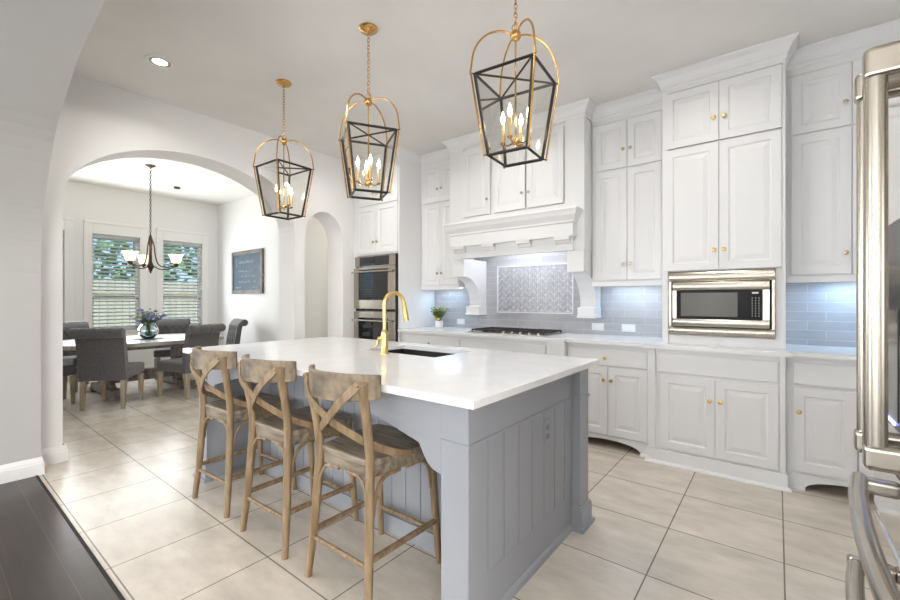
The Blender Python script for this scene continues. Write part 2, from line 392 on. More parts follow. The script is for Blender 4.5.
for k, (x0, x1) in enumerate(LW):
    root = bpy.data.objects.new('window_%d' % (k+5), None); COL.objects.link(root); root['kind'] = 'structure'
    b = MB()
    for q in ((x0-.09, x0, .4, 2.7), (x1, x1+.09, .4, 2.7), (x0, x1, 2.6, 2.7), (x0, x1, .4, .5)): b.box(q[0], q[1], -4.98, -4.96, q[2], q[3])
    for q in ((x0, x0+.04, .5, 2.6), (x1-.04, x1, .5, 2.6), (x0, x1, 1.5, 1.56)): b.box(q[0], q[1], -5.08, -5.04, q[2], q[3])
    link('window_frame', b, M['trim'], root)
    b = MB(); z = .56
    while z < 2.56: b.box(x0+.01, x1-.01, -5.03, -4.99, z, z+.006); z += .05
    t = link('window_slats', b, M['blind'], root)

# foreground arch wall (between living room and kitchen): thick wall y .22 .. .58
lx = -4.33
prof = [(lx, 0), (lx, .9), (lx-.0, 1.45)]
cv = spline([(-4.33, 0, 1.5), (-4.29, 0, 1.78), (-4.15, 0, 2.06), (-3.80, 0, 2.42), (-3.27, 0, 2.66), (-2.90, 0, 2.745), (-2.4, 0, 2.79), (-1.7, 0, 2.80), (1.2, 0, 2.80)], 6)
b = MB()
b.prism([(-4.9, 0), (lx, 0), (lx, 1.5), (-4.9, 1.5)], 'y', .20, .58)
for i in range(len(cv)-1):
    p, q = cv[i], cv[i+1]
    b.prism([(p.x, p.z), (q.x, q.z), (q.x, 3.3), (p.x, 3.3)], 'y', .20, .58)
b.prism([(-4.9, 1.5), (lx, 1.5), (lx, 3.3), (-4.9, 3.3)], 'y', .20, .58)
b.box(-6.0, -4.9, .20, .58, 0, 3.3)
b.box(1.2, 3.5, .20, .58, 0, 3.3)
weld_link(b, 'wall_arch', M['wall_l'])

# baseboards
BBP = [(0, 0), (.018, 0), (.018, .085), (.014, .09), (.014, .10), (.008, .118), (.004, .13), (0, .13)]
def base(name, path): 
    b = MB(); b.sweep(BBP, path); struct(name, b, M['trim'])
base('baseboard_front', [(lx, .20), (lx, .58), (lx-.006, .58)])
base('baseboard_left', [(WX, .60), (WX, .75), (WX-TW, .75)])
base('baseboard_left.001', [(WX-TW, 2.79), (WX, 2.79), (WX, 2.93), (WX-TW, 2.93)])
base('baseboard_left.002', [(WX-TW, 3.505), (WX, 3.505), (WX, 3.655)])
base('baseboard_back', [(-8.9, YC), (-6.12, YC), (-6.12, 6.0)])
base('baseboard_window', [(-8.9, -1.48), (-8.9, YC)])

# outside: lawn, fence and trees beyond the breakfast windows
b = MB(); b.box(-40, -9.1, -20, 25, -.2, -.1); o = struct('ground_outside', b, M['grass'])
t = Thing('wood_fence', 'tan vertical board privacy fence outside the breakfast windows', 'fence', (-12.2, 3, -.1))
b = MB(); b.box(-12.22, -12.18, -6, 14, -.1, 1.75); t.part('fence_boards', b, M['fence'])
b = MB(); b.box(-12.18, -12.13, -6, 14, .3, .39); b.box(-12.18, -12.13, -6, 14, 1.4, 1.49); t.part('fence_rail', b, M['oak'])
def tree(x, y, h, r, label):
    t = Thing('garden_tree', label, 'tree', (x, y, -.1), group='trees behind the fence')
    b = MB(); b.tube([(x, y, -.1), (x+.05, y, h*.3), (x, y+.05, h*.6)], [.12, .09, .05], 8); t.part('trunk', b, M['tbase'])
    b = MB(); rnd = random.Random(int(x*31+y*17))
    for k in range(900):
        u = rnd.random()*2*PI; c = rnd.uniform(-1, 1); rr = r*rnd.uniform(.55, 1); s_ = math.sqrt(1-c*c)
        p = Vector((x+rr*s_*math.cos(u), y+rr*s_*math.sin(u), h*.58+c*h*.42))
        e = rnd.uniform(.10, .2); a = Vector((rnd.uniform(-1, 1), rnd.uniform(-1, 1), rnd.uniform(-1, 1))).normalized()*e; d = a.orthogonal().normalized()*e*.6
        b.add([p-a, p+d, p+a, p-d], [(0, 1, 2, 3)])
    t.part('foliage', b, M['bush'])
for a in ((-14.3, .2, 4.6, 1.6, 'leafy green tree behind the fence, seen in the left window'), (-14.3, 3.8, 5.0, 1.7, 'leafy green tree behind the fence, between both windows'),
          (-14.6, 7.9, 5.4, 2.1, 'leafy green tree behind the fence, seen in the right window'), (-19, 2.8, 7.0, 2.6, 'tall green tree far behind the fence, above the others'), (-19, 9.5, 6.5, 2.8, 'tall green tree behind the fence, furthest right')): tree(*a)

# window blinds of the breakfast room
for i, (y0, y1) in enumerate(WINS):
    lab = ['white slatted blind in the window hidden from view left of the arch', 'white slatted blind in the window cut off by the left wall', 'white slatted blind in the window behind the vase', 'white slatted blind in the window nearest the chalkboard'][i]
    t = Thing('window_blind', lab, 'blind', (XW-.04, (y0+y1)/2, WZ0), group='breakfast window blinds')
    b = MB(); z = WZ0+.06
    while z < WZ1-.07:
        b.hexa([(XW-.068, y0+.004, z-.010), (XW-.018, y0+.004, z+.012), (XW-.018, y1-.004, z+.012), (XW-.068, y1-.004, z-.010)],
               [(XW-.068, y0+.004, z-.006), (XW-.018, y0+.004, z+.016), (XW-.018, y1-.004, z+.016), (XW-.068, y1-.004, z-.006)]); z += .062
    t.part('slats', b, M['blind'])
    b = MB(); b.box(XW-.075, XW-.01, y0+.008, y1-.008, WZ1-.06, WZ1-.002); t.part('headrail', b, M['blind'])
    b = MB(); b.box(XW-.06, XW-.025, y0+.012, y1-.012, WZ0+.015, WZ0+.035); t.part('bottom_rail', b, M['blind'])
    b = MB()
    for yy in (y0+.12, y1-.12): b.box(XW-.045, XW-.041, yy, yy+.003, WZ0+.02, WZ1-.03)
    t.part('cord', b, M['blind'])

# ------------------------------------------------------------------ BACK WALL TILE
b = MB(); b.box(-3.665, WR-.002, WB-.012, WB-.001, .944, 2.04); struct('wall_backsplash', b, M['splash'])
t = Thing('herringbone_tile_panel', 'framed herringbone tile panel on the backsplash behind the cooktop', 'tile panel', (-2.2, WB-.012, 1.148))
px0, px1, pz0, pz1 = -2.676, -1.723, 1.148, 1.705; yf = WB-.0125
b = MB(); b.box(px0, px1, yf-.004, yf, pz0, pz1); t.part('backing', b, M['grout'])
b = MB()
for q in ((px0, px1, pz0, pz0+.014), (px0, px1, pz1-.014, pz1), (px0, px0+.014, pz0, pz1), (px1-.014, px1, pz0, pz1)): b.box(q[0], q[1], yf-.012, yf-.004, q[2], q[3])
t.part('border', b, M['grout'], bevel=.002)
b = MB(); nc = 18; cw = (px1-px0-.032)/nc; hh = .074; rise = .050
for c in range(nc):
    xa = px0+.016+c*cw+.0032; xb = xa+cw-.0064; sgn = 1 if c % 2 == 0 else -1
    z = pz0-.09
    while z < pz1:
        za = z+(0 if sgn > 0 else rise); zb = z+(rise if sgn > 0 else 0)
        lo, hi = pz0+.016, pz1-.016
        q = [(xa, za+.006), (xb, zb+.006), (xb, zb+hh-.006), (xa, za+hh-.006)]
        q = [(x_, min(max(z_, lo), hi)) for x_, z_ in q]
        if q[3][1]-q[0][1] > .003 or q[2][1]-q[1][1] > .003: b.prism(q, 'y', yf-.009, yf-.004)
        z += hh
t.part('chevron_tiles', b, M['chev'])

# ------------------------------------------------------------------ CABINETS
def knob(t, x, y, z, par, m=None):
    b = MB(); b.lathe([(.006, 0), (.006, -.012), (.0135, -.016), (.016, -.022), (.013, -.028), (.004, -.030)], (x, y, z), 14, 'y')
    return t.part('knob', b, m or M['nickel'], par, smooth=True)
CROWN = [(-.01, 0), (.004, 0), (.010, .012), (.010, .028), (.016, .034), (.022, .055), (.038, .085), (.062, .104), (.070, .110), (.072, .125), (-.01, .125)]
def crown(t, path, zb=3.033):
    b = MB(); b.sweep([(o, zb+z*(3.158-zb)/.125) for o, z in CROWN], path); t.part('crown_molding', b, M['cab'])
G = .0022
def doors(t, xs, z0, z1, y, knobs, raised=True, m=None, kz=None, name='door'):
    for i in range(len(xs)-1):
        b = MB(); b.door(xs[i]+G, xs[i+1]-G, z0+G, z1-G, y, raised=raised)
        d = t.part(name, b, M['cab'], bevel=.0015)
        k = knobs[i]
        if k: 
            kx = xs[i+1]-.033 if k == 'r' else xs[i]+.033 if k == 'l' else (xs[i]+xs[i+1])/2
            knob(t, kx, y, kz if kz else (z0+.12), d, m)
def face(b, x0, x1, y0, y1, z0, z1, fy, opens):
    """carcass box with gap-dark recess is simplified: solid carcass fy behind doors"""
    b.box(x0, x1, y0, y1, z0, z1)

# oven tower
t = Thing('oven_cabinet', 'tall white oven cabinet in the corner holding the double oven', 'cabinet', (-4.1, 4.0, 0))
yo = 3.66
b = MB(); x0, x1 = WX+.004, -3.67
b.box(x0, x1, yo+.02, WB-.004, .1, .56); b.box(x0, x1, yo+.02, WB-.004, 1.885, 3.04); b.box(x0, x0+.055, yo+.02, WB-.004, .56, 1.885); b.box(x1-.02, x1, yo+.02, WB-.004, .56, 1.885); b.box(x0+.06, x1-.021, 4.25, WB-.004, .561, 1.884)
t.part('carcass', b, M['cab'])
b = MB(); b.box(x0, x1, yo+.06, WB-.004, 0, .1); t.part('toe_kick', b, M['cab'])
b = MB(); b.box(x0, x1-.002, yo+.021, yo+.04, 3.041, 3.14); t.part('frieze', b, M['cab'])
xm = -4.081
doors(t, [-4.455, xm, -3.685], 1.905, 2.522, yo, ['r', 'l'], kz=2.05); doors(t, [-4.455, xm, -3.685], 2.535, 3.0, yo, ['r', 'l'], kz=2.68)
doors(t, [-4.455, -3.685], .12, .54, yo, ['m'], kz=.42, name='drawer')
crown(t, [(x0, yo+.02), (x1, yo+.02), (x1, 4.068)])
# double oven
t = Thing('double_wall_oven', 'stainless double wall oven built into the tall corner cabinet', 'oven', (-4.07, 3.66, .57))
ox0, ox1 = -4.478, -3.695
b = MB(); b.box(ox0, ox1, yo+.005, 4.2, .57, 1.875); t.part('housing', b, M['steel'])
b = MB(); b.box(ox0, ox1, yo-.012, yo+.005, 1.735, 1.872); p_ = t.part('control_panel', b, M['steel'], bevel=.003)
b = MB(); b.box(-4.375, -3.82, yo-.015, yo-.011, 1.745, 1.862); t.part('control_glass', b, M['bglass'], p_)
def ovendoor(z0, z1, hz, g0, g1):
    b = MB(); b.box(ox0, ox1, yo-.03, yo+.005, z0, z1); d = t.part('oven_door', b, M['steel'], bevel=.004)
    b = MB(); b.box(-4.375, -3.82, yo-.033, yo-.029, g0, g1); t.part('door_glass', b, M['bglass'], d)
    b = MB(); b.cyl((ox0+.02, yo-.075, hz), (ox1-.02, yo-.075, hz), .0115)
    for xx in (ox0+.07, ox1-.07): b.cyl((xx, yo-.03, hz), (xx, yo-.075, hz), .009)
    t.part('handle', b, M['steel_b'], d, smooth=True)
t.part('vent_gap', MB().box(ox0+.01, ox1-.01, yo-.006, yo+.004, 1.155, 1.182), M['dark']); t.part('side_gap', MB().box(ox1-.004, ox1+.006, yo-.02, yo+.019, .60, 1.872), M['dark'])
ovendoor(1.185, 1.722, 1.665, 1.30, 1.70); ovendoor(.60, 1.15, 1.035, .72, 1.07)
# left wall cabinet
def wallcab(name, label, x0, x1, xs, y, knobs, zb=1.487, trimz=1.43, grp='wall cabinets'):
    t = Thing(name, label, 'cabinet', ((x0+x1)/2, 4.2, 1.43), group=grp)
    b = MB(); b.box(x0+.001, x1-.001, y+.02, WB-.013, trimz+.03, 2.99); t.part('carcass', b, M['cab'])
    b = MB(); b.box(x0, x1, y+.012, y+.03, trimz, zb-.006); t.part('light_rail', b, M['cab'], bevel=.004)
    b = MB(); b.box(x0, x1, y+.012, y+.03, 2.985, 3.145); t.part('frieze', b, M['cab'])
    doors(t, xs, zb, 2.522, y, knobs, kz=1.635); doors(t, xs, 2.535, 2.978, y, knobs, kz=2.70)
    b = MB(); b.box((x0+x1)/2-.22, (x0+x1)/2+.22, 4.24, 4.27, trimz+.018, trimz+.03); t.part('light_strip', b, M['ledstrip'])
    return t
t = wallcab('wall_cabinet', 'narrow white wall cabinet between oven tower and range hood', -3.668, -3.045, [-3.625, -3.335, -3.05], 4.06, ['r', 'l'], grp=None); crown(t, [(-3.668, 4.072), (-3.045, 4.072)])
t = wallcab('wall_cabinet', 'white wall cabinet between range hood and microwave tower', -1.425, -.765, [-1.39, -1.095, -.80], 4.06, ['r', 'l'], grp=None); crown(t, [(-1.425, 4.072), (-.765, 4.072)])
t = wallcab('wall_cabinet', 'white wall cabinet right of the microwave tower, above blue lit tile', .052, WR-.004, [.082, .415, .748], 4.06, ['r', 'l'], grp=None); crown(t, [(.052, 4.072), (WR-.004, 4.072)])
for x, e in ((-3.35, .8), (-1.1, .75), (.45, 1.9)): area('undercabinet_light', (x, 4.22, 1.425), (0, 0, 0), .4, .04, e, (.45, .70, 1))

# microwave tower
t = Thing('microwave_tower_cabinet', 'deep white tower cabinet standing on the counter around the microwave', 'cabinet', (-.36, 4.05, .944))
x0, x1, yt = -.755, .048, 3.83
b = MB(); b.box(x0, x1, yt+.031, WB-.013, 1.53, 3.04); b.box(x0, -.705, yt+.023, WB-.013, .9445, 1.53); b.box(-.01, x1, yt+.023, WB-.013, .9445, 1.53); b.box(-.705, -.01, yt+.02, WB-.013, .9445, 1.015)
t.part('carcass', b, M['cab'])
b = MB(); b.box(x0, x1, yt+.012, yt+.03, 3.005, 3.145); b.box(x0, -.71, yt+.006, yt+.022, .9445, 3.01); b.box(.028, x1, yt+.006, yt+.022, .9445, 3.01); t.part('face_frame', b, M['cab'], bevel=.002)
doors(t, [-.735, -.355, .027], 1.535, 2.53, yt, ['r', 'l'], m=M['gold'], kz=1.69); doors(t, [-.735, -.355, .027], 2.54, 2.998, yt, ['r', 'l'], m=M['gold'], kz=2.715)
crown(t, [(x0, 4.068), (x0, yt+.012), (x1, yt+.012), (x1, 4.068)])
t = Thing('microwave_oven', 'stainless built-in microwave with black window in the tower cabinet', 'microwave', (-.36, 3.85, 1.02))
mx0, mx1, mz0, mz1 = -.702, -.013, 1.022, 1.522
b = MB(); b.box(-.69, -.03, 3.86, 4.3, 1.03, 1.51); t.part('housing', b, M['dark'])
b = MB()
def band(b, x0, x1, z0, z1, ya, depth, n=6):   # horizontally running convex steel band
    pts = [(ya+.02, z0), (ya, z0)]+[(ya-depth*math.sin(PI*i/n)**.6 if 0 < i < n else ya, z0+(z1-z0)*i/n) for i in range(n+1)][1:]+[(ya+.02, z1)]
    b.prism(pts, 'x', x0, x1)
band(b, mx0, mx1, 1.447, 1.522, yt-.004, .012); band(b, mx0, mx1, 1.02, 1.086, yt-.004, .012)
b.box(mx0, mx0+.017, yt-.006, yt+.016, 1.086, 1.447); b.box(mx1-.017, mx1, yt-.006, yt+.016, 1.086, 1.447)
t.part('trim_frame', b, M['steel'])
b = MB(); dx0, dx1 = -.672, -.043
band(b, dx0, dx1, 1.376, 1.441, yt-.018, .012); band(b, dx0, dx1, 1.092, 1.152, yt-.018, .012)
b.box(dx0, dx0+.028, yt-.024, yt+.002, 1.152, 1.376); b.box(dx1-.04, dx1, yt-.024, yt+.002, 1.152, 1.376); b.box(dx0, dx1, yt-.016, yt+.03, 1.093, 1.44)
d = t.part('door', b, M['steel_b'], label='bright stainless door frame')
b = MB(); b.box(dx0+.028, dx1-.04, yt-.022, yt-.017, 1.152, 1.376); t.part('door_panel', b, M['panel_blk'], d)
b = MB(); b.box(-.612, -.235, yt-.0235, yt-.021, 1.172, 1.357); t.part('window', b, M['mglass'], d)
b = MB()
for r_ in range(8):
    for c_ in range(3): b.box(-.148+c_*.020, -.148+c_*.020+.006, yt-.0235, yt-.021, 1.180+r_*.019, 1.180+r_*.019+.004)
t.part('keypad', b, M['char'], d); t.part('display', MB().box(-.146, -.108, yt-.0235, yt-.021, 1.347, 1.359), M['char'], d)

# range hood
t = Thing('range_hood_cabinet', 'white mantel range hood with three doors, dentil blocks and two corbels above the cooktop', 'range hood', (-2.25, 4.1, 1.77))
x0, x1, yh = -3.04, -1.43, 3.88
b = MB(); b.box(x0, x1, yh+.02, WB-.013, 2.05, 3.03); b.box(x0, -2.845, yh+.002, yh+.02, 1.775, 3.03); b.box(-1.622, x1, yh+.002, yh+.02, 1.775, 3.03); b.box(-2.845, -1.622, yh+.002, yh+.02, 1.775, 2.235)
b.box(x0, x0+.02, yh+.02, WB-.013, 1.775, 2.05); b.box(x1-.02, x1, yh+.02, WB-.013, 1.775, 2.05)
t.part('hood_box', b, M['cab'])
b = MB(); b.box(x0, x1, yh+.004, yh+.03, 3.031, 3.145); t.part('frieze', b, M['cab'])
for xs, k in (([-2.837, -2.471], 'r'), ([-2.428, -2.043], 'r'), ([-2.03, -1.63], 'l')): doors(t, xs, 2.242, 2.992, yh-.012, [k], kz=2.405, raised=(k == 'l' or True))
crown(t, [(x0, 4.068), (x0, yh+.002), (x1, yh+.002), (x1, 4.068)], 3.04)
b = MB()   # mantel: coved shelf over plain fascia
mp_ = [(0, 2.165), (.150, 2.165), (.155, 2.150), (.150, 2.138), (.145, 2.130), (.135, 2.100), (.115, 2.068), (.105, 2.05), (.105, 2.035), (.095, 2.025), (.095, 1.905), (0, 1.905)]
b.sweep(mp_, [(-2.86, yh+.02), (-2.86, yh+.002), (-1.60, yh+.002), (-1.60, yh+.02)]); t.part('mantel_shelf', b, M['cab'])
b = MB(); b.box(-2.93, -1.53, yh-.035, yh+.002, 1.775, 1.905); t.part('valance', b, M['cab'])
for cx in (-2.85, -2.46, -2.03, -1.62):
    b = MB(); b.prism([(yh-.088, 1.905), (yh-.035, 1.905), (yh-.035, 1.835), (yh-.055, 1.842), (yh-.062, 1.868), (yh-.088, 1.875)], 'x', cx-.075, cx+.075); t.part('dentil_block', b, M['cab'])
for cx0, cx1 in ((-3.0, -2.835), (-1.60, -1.435)):
    pr = [(yh+.002, 1.774), (WB-.013, 1.774), (WB-.013, 1.13), (4.22, 1.13), (4.20, 1.16), (4.20, 1.215), (4.235, 1.235)]
    for i in range(13):
        th = PI/2*i/12; pr.append((3.92+.335*math.cos(th)-.02, 1.235+.335*math.sin(th)))
    pr += [(yh+.002, 1.57)]
    b = MB(); b.prism(pr, 'x', cx0, cx1); cb = t.part('corbel', b, M['cab'])
    b = MB(); b.box(cx0-.008, cx1+.008, 4.165, WB-.013, 1.14, 1.225); b.box(cx0-.012, cx1+.012, 4.155, WB-.013, 1.118, 1.142); t.part('corbel_foot', b, M['cab'], cb, bevel=.006)
b = MB(); b.box(-2.75, -1.70, 3.95, 4.3, 2.035, 2.049); t.part('hood_liner', b, M['steel'])
b = MB(); b.box(-2.6, -1.85, 4.14, 4.20, 2.028, 2.036); t.part('hood_light', b, M['ledstrip'])
area('hood_lamp', (-2.2, 4.17, 2.02), (0, 0, 0), .8, .06, 4, (.90, .93, 1))

# base cabinets
def arch_skirt(b, x0, x1, y0, y1, z1, a0, a1, za):
    pts = [(x0, 0), (a0, 0)]
    for i in range(15):
        th = PI-PI*i/14; pts.append(((a0+a1)/2+(a1-a0)/2*math.cos(th), za*math.sin(th)))
    pts += [(x1, 0), (x1, z1), (x0, z1)]
    # strips avoid concave fill trouble
    b.box(x0, a0, y0, y1, 0, z1); b.box(a1, x1, y0, y1, 0, z1)
    ap = [((a0+a1)/2+(a1-a0)/2*math.cos(PI-PI*i/20), .005+za*math.sin(PI*i/20)**.8) for i in range(21)]
    for i in range(20):
        (u0, v0), (u1, v1) = ap[i], ap[i+1]; b.prism([(u0, v0), (u1, v1), (u1, z1), (u0, z1)], 'y', y0, y1)
SHOE = [(0, 0), (.02, 0), (.019, .010), (.012, .018), (0, .022)]
# left + cooktop base
t = Thing('base_cabinet', 'white base cabinet with drawer beside the oven tower, plant on top', 'cabinet', (-3.2, 4.0, 0))
yb = 3.675
b = MB(); b.box(-3.665, -2.742, yb+.02, WB-.01, .1, .912); t.part('carcass', b, M['cab'])
b = MB(); b.box(-3.665, -2.742, yb+.015, WB-.01, 0, .1); t.part('plinth', b, M['cab'])
doors(t, [-3.585, -2.752], .722, .880, yb, ['m'], raised=False, kz=.80, name='drawer'); doors(t, [-3.585, -3.17, -2.752], .12, .71, yb, ['r', 'l'], kz=.60)
t = Thing('cooktop_base_cabinet', 'white base cabinet below the gas cooktop', 'cabinet', (-2.2, 4.0, 0))
b = MB(); b.box(-2.740, -1.542, yb+.02, WB-.01, .1, .912); b.box(-1.715, -1.542, yb-.0, yb+.02, .1, .912); t.part('carcass', b, M['cab'])
b = MB(); b.box(-2.740, -1.542, yb+.0, WB-.01, 0, .1); t.part('plinth', b, M['cab'])
doors(t, [-2.728, -1.722], .722, .875, yb, [None], raised=False, name='drawer'); doors(t, [-2.728, -2.225, -1.722], .12, .71, yb, ['r', 'l'], kz=.60)
# middle base
t = Thing('base_cabinet', 'white base cabinet with drawer and arched toe, left of the microwave section', 'cabinet', (-1.18, 4.0, 0))
ym = 3.725
b = MB(); b.box(-1.540, -.832, ym+.02, WB-.01, .1, .912); t.part('carcass', b, M['cab'])
b = MB(); arch_skirt(b, -1.540, -.832, ym+.01, ym+.03, .11, -1.45, -.90, .075); t.part('arched_skirt', b, M['cab'])
b = MB(); b.sweep(SHOE, [(-.90, ym+.01), (-.832, ym+.01)]); t.part('shoe_molding', b, M['cab'])
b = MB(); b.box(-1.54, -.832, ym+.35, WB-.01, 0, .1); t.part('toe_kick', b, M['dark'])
doors(t, [-1.53, -.842], .722, .868, ym, ['m'], raised=False, m=M['gold'], kz=.795, name='drawer'); doors(t, [-1.53, -1.165, -.842], .120, .712, ym, ['r', 'l'], m=M['gold'], kz=.60)
# microwave section base
t = Thing('base_cabinet', 'white base cabinet with wide false drawer, directly below the microwave', 'cabinet', (-.39, 4.0, 0))
y3 = 3.67
b = MB(); b.box(-.83, .046, y3+.015, WB-.01, .109, .912); b.box(-.83, -.775, y3, y3+.014, .109, .912); b.box(.015, .046, y3, y3+.014, .109, .912); t.part('carcass', b, M['cab'], bevel=.002)
b = MB(); b.box(-.83, .06, y3-.012, 3.74, 0, .108); t.part('plinth', b, M['cab'], bevel=.003)
b = MB(); b.sweep(SHOE, [(-.83, 3.70), (-.83, y3-.012), (.06, y3-.012), (.06, 3.72)]); t.part('shoe_molding', b, M['cab'])
doors(t, [-.765, .008], .722, .876, y3, [None], raised=False, name='drawer'); doors(t, [-.738, -.364, .010], .122, .706, y3, ['r', 'l'], m=M['gold'], kz=.545)
# right base
t = Thing('base_cabinet', 'white base cabinet with arched toe, half hidden by the refrigerator handle', 'cabinet', (.5, 4.0, 0))
yr = 3.735
b = MB(); b.box(.048, WR-.004, yr+.02, WB-.01, .1, .912); t.part('carcass', b, M['cab'])
b = MB(); arch_skirt(b, .061, WR-.004, yr+.01, yr+.03, .11, .15, .70, .078); t.part('arched_skirt', b, M['cab'])
b = MB(); b.sweep(SHOE, [(.062, yr+.01), (.15, yr+.01)]); t.part('shoe_molding', b, M['cab'])
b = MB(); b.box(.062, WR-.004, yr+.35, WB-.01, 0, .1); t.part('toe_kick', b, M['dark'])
doors(t, [.084, .408], .718, .872, yr, [None], raised=False, name='drawer'); doors(t, [.412, .74], .718, .872, yr, [None], raised=False, name='drawer')
doors(t, [.084, .408], .128, .704, yr, ['l'], m=M['gold'], kz=.535); doors(t, [.412, .74], .128, .704, yr, ['r'], m=M['gold'], kz=.535)

# back counter
b = MB()
for x0, x1, yy in ((-3.668, -1.535, 3.650), (-1.535, -.862, 3.695), (-.862, .082, 3.635), (.082, WR-.004, 3.70)): b.box(x0, x1, yy, WB-.013, .9135, .944)
o = single('countertop', 'long white quartz countertop along the back wall', 'countertop', b, M['quartz'], (-1.3, 4.0, .914))
bm = bmesh.new(); bm.from_mesh(o.data); bmesh.ops.remove_doubles(bm, verts=bm.verts, dist=1e-4); bm.to_mesh(o.data); bm.free()

# cooktop
t = Thing('gas_cooktop', 'stainless gas cooktop with black iron grates on the back counter', 'cooktop', (-2.24, 4.04, .944))
cx0, cx1, cy0, cy1 = -2.72, -1.78, 3.775, 4.285
b = MB(); b.box(cx0, cx1, cy0, cy1, .9442, .953); t.part('steel_tray', b, M['steel'], bevel=.004)
for k in range(3):
    gx0 = cx0+.03+k*.295; gx1 = gx0+.285; b = MB()
    for yy in (cy0+.06, (cy0+cy1)/2+.01, cy1-.03): b.box(gx0, gx1, yy-.006, yy+.006, .966, .980)
    for xx in (gx0+.006, (gx0+gx1)/2, gx1-.006): b.box(xx-.006, xx+.006, cy0+.06, cy1-.03, .966, .980)
    for xx in (gx0+.07, gx1-.07): b.box(xx-.005, xx+.005, cy0+.10, cy0+.2, .966, .982); b.box(xx-.005, xx+.005, cy1-.17, cy1-.07, .966, .982)
    for xx in (gx0+.006, gx1-.006):
        for yy in (cy0+.06, cy1-.03): b.box(xx-.006, xx+.006, yy-.006, yy+.006, .952, .968)
    t.part('grate', b, M['iron'], bevel=.002)
for bx, by, br in ((-2.57, 3.93, .04), (-2.57, 4.17, .035), (-2.25, 4.06, .055), (-1.95, 4.17, .04), (-1.95, 3.95, .035)):
    b = MB(); b.lathe([(br, 0), (br, .006), (br*.75, .008), (br*.72, .014), (.002, .015)], (bx, by, .953), 18); t.part('burner', b, M['iron'])
for k in range(5):
    b = MB(); b.lathe([(.017, 0), (.017, .012), (.013, .02), (.002, .021)], (-1.86-.0+(k-4)*.10+.0, cy0+.028, .953), 14); t.part('control_knob', b, M['steel'], smooth=True)

# outlets
def outlet(x0, x1, z0, z1, label, gangs):
    t = Thing('wall_outlet', label, 'outlet', ((x0+x1)/2, WB-.013, z0), group='white outlets on the backsplash')
    b = MB(); b.box(x0, x1, WB-.018, WB-.0125, z0, z1); t.part('cover_plate', b, M['outlet'], bevel=.002)
    for g in range(gangs):
        cx = x0+(x1-x0)*(g+.5)/gangs; b = MB(); b.box(cx-.026, cx+.026, WB-.0195, WB-.0175, (z0+z1)/2-.016, (z0+z1)/2+.016); t.part('receptacle', b, M['trim'], bevel=.001)
outlet(-3.285, -3.165, .985, 1.055, 'white outlet plate on the tile beside the potted plant', 1)
outlet(-1.525, -1.40, .985, 1.06, 'white single outlet plate right under the right hood corbel', 1)
outlet(-1.225, -1.095, .985, 1.06, 'white double outlet plate nearer to the microwave', 2)

# potted plant
def blob_leaf(b, p, d, L, wd):
    d = Vector(d).normalized(); s_ = d.cross(Vector((0, 0, 1)));
    if s_.length < .1: s_ = Vector((1, 0, 0))
    s_.normalize(); up = s_.cross(d)*(.18*L); p = Vector(p)
    b.add([p, p+d*L*.45+s_*wd+up, p+d*L, p+d*L*.45-s_*wd+up, p+d*L*.45+up*1.8], [(0, 1, 4), (1, 2, 4), (2, 3, 4), (3, 0, 4)])
t = Thing('potted_plant', 'small green and yellow plant in a square white pot on the back counter', 'plant', (-3.44, 4.17, .944))
cx, cy, cz = -3.44, 4.17, .944
b = MB(); s0, s1 = .034, .04
b.hexa([(cx-s0, cy-s0, cz+.001), (cx+s0, cy-s0, cz+.001), (cx+s0, cy+s0, cz+.001), (cx-s0, cy+s0, cz+.001)], [(cx-s1, cy-s1, cz+.09), (cx+s1, cy-s1, cz+.09), (cx+s1, cy+s1, cz+.09), (cx-s1, cy+s1, cz+.09)])
t.part('pot', b, M['vase'], bevel=.003)
rnd = random.Random(3); bl = MB(); bs = MB(); by_ = MB()
for k in range(46):
    a = rnd.uniform(0, 2*PI); sp = rnd.uniform(.15, 1.0); d = Vector((math.cos(a)*sp, math.sin(a)*sp, 1)).normalized()
    L = rnd.uniform(.08, .19); tip = Vector((cx, cy, cz+.085))+d*L
    bs.tube([(cx, cy, cz+.07), tip], .0015, 5)
    for j in range(4): blob_leaf(bl, Vector((cx, cy, cz+.085))+d*L*(.5+.15*j), (math.cos(a+j*1.7), math.sin(a+j*1.7), .6), .045, .012)
    if k % 3 == 0: by_.sphere(tip, .013, 7, 5)
for k in range(8): by_.sphere((cx+rnd.uniform(-.04, .04), cy+rnd.uniform(-.05, .0), cz+.10+rnd.uniform(0, .035)), .014, 7, 5)
t.part('stems', bs, M['stem']); t.part('leaves', bl, M['leaf']); t.part('blossoms', by_, M['yellow'], label='yellow blossoms')

# ------------------------------------------------------------------ ISLAND
t = Thing('kitchen_island', 'grey panelled kitchen island with corner posts and arched stool side', 'kitchen island', (-2.15, 1.85, 0))
X1 = -.92; YF = 1.29; X0 = -3.36; YB = 2.44; ZT = .9135
b = MB(); b.box(X0+.02, X1-.03, 1.66, YB-.03, .0, .912)
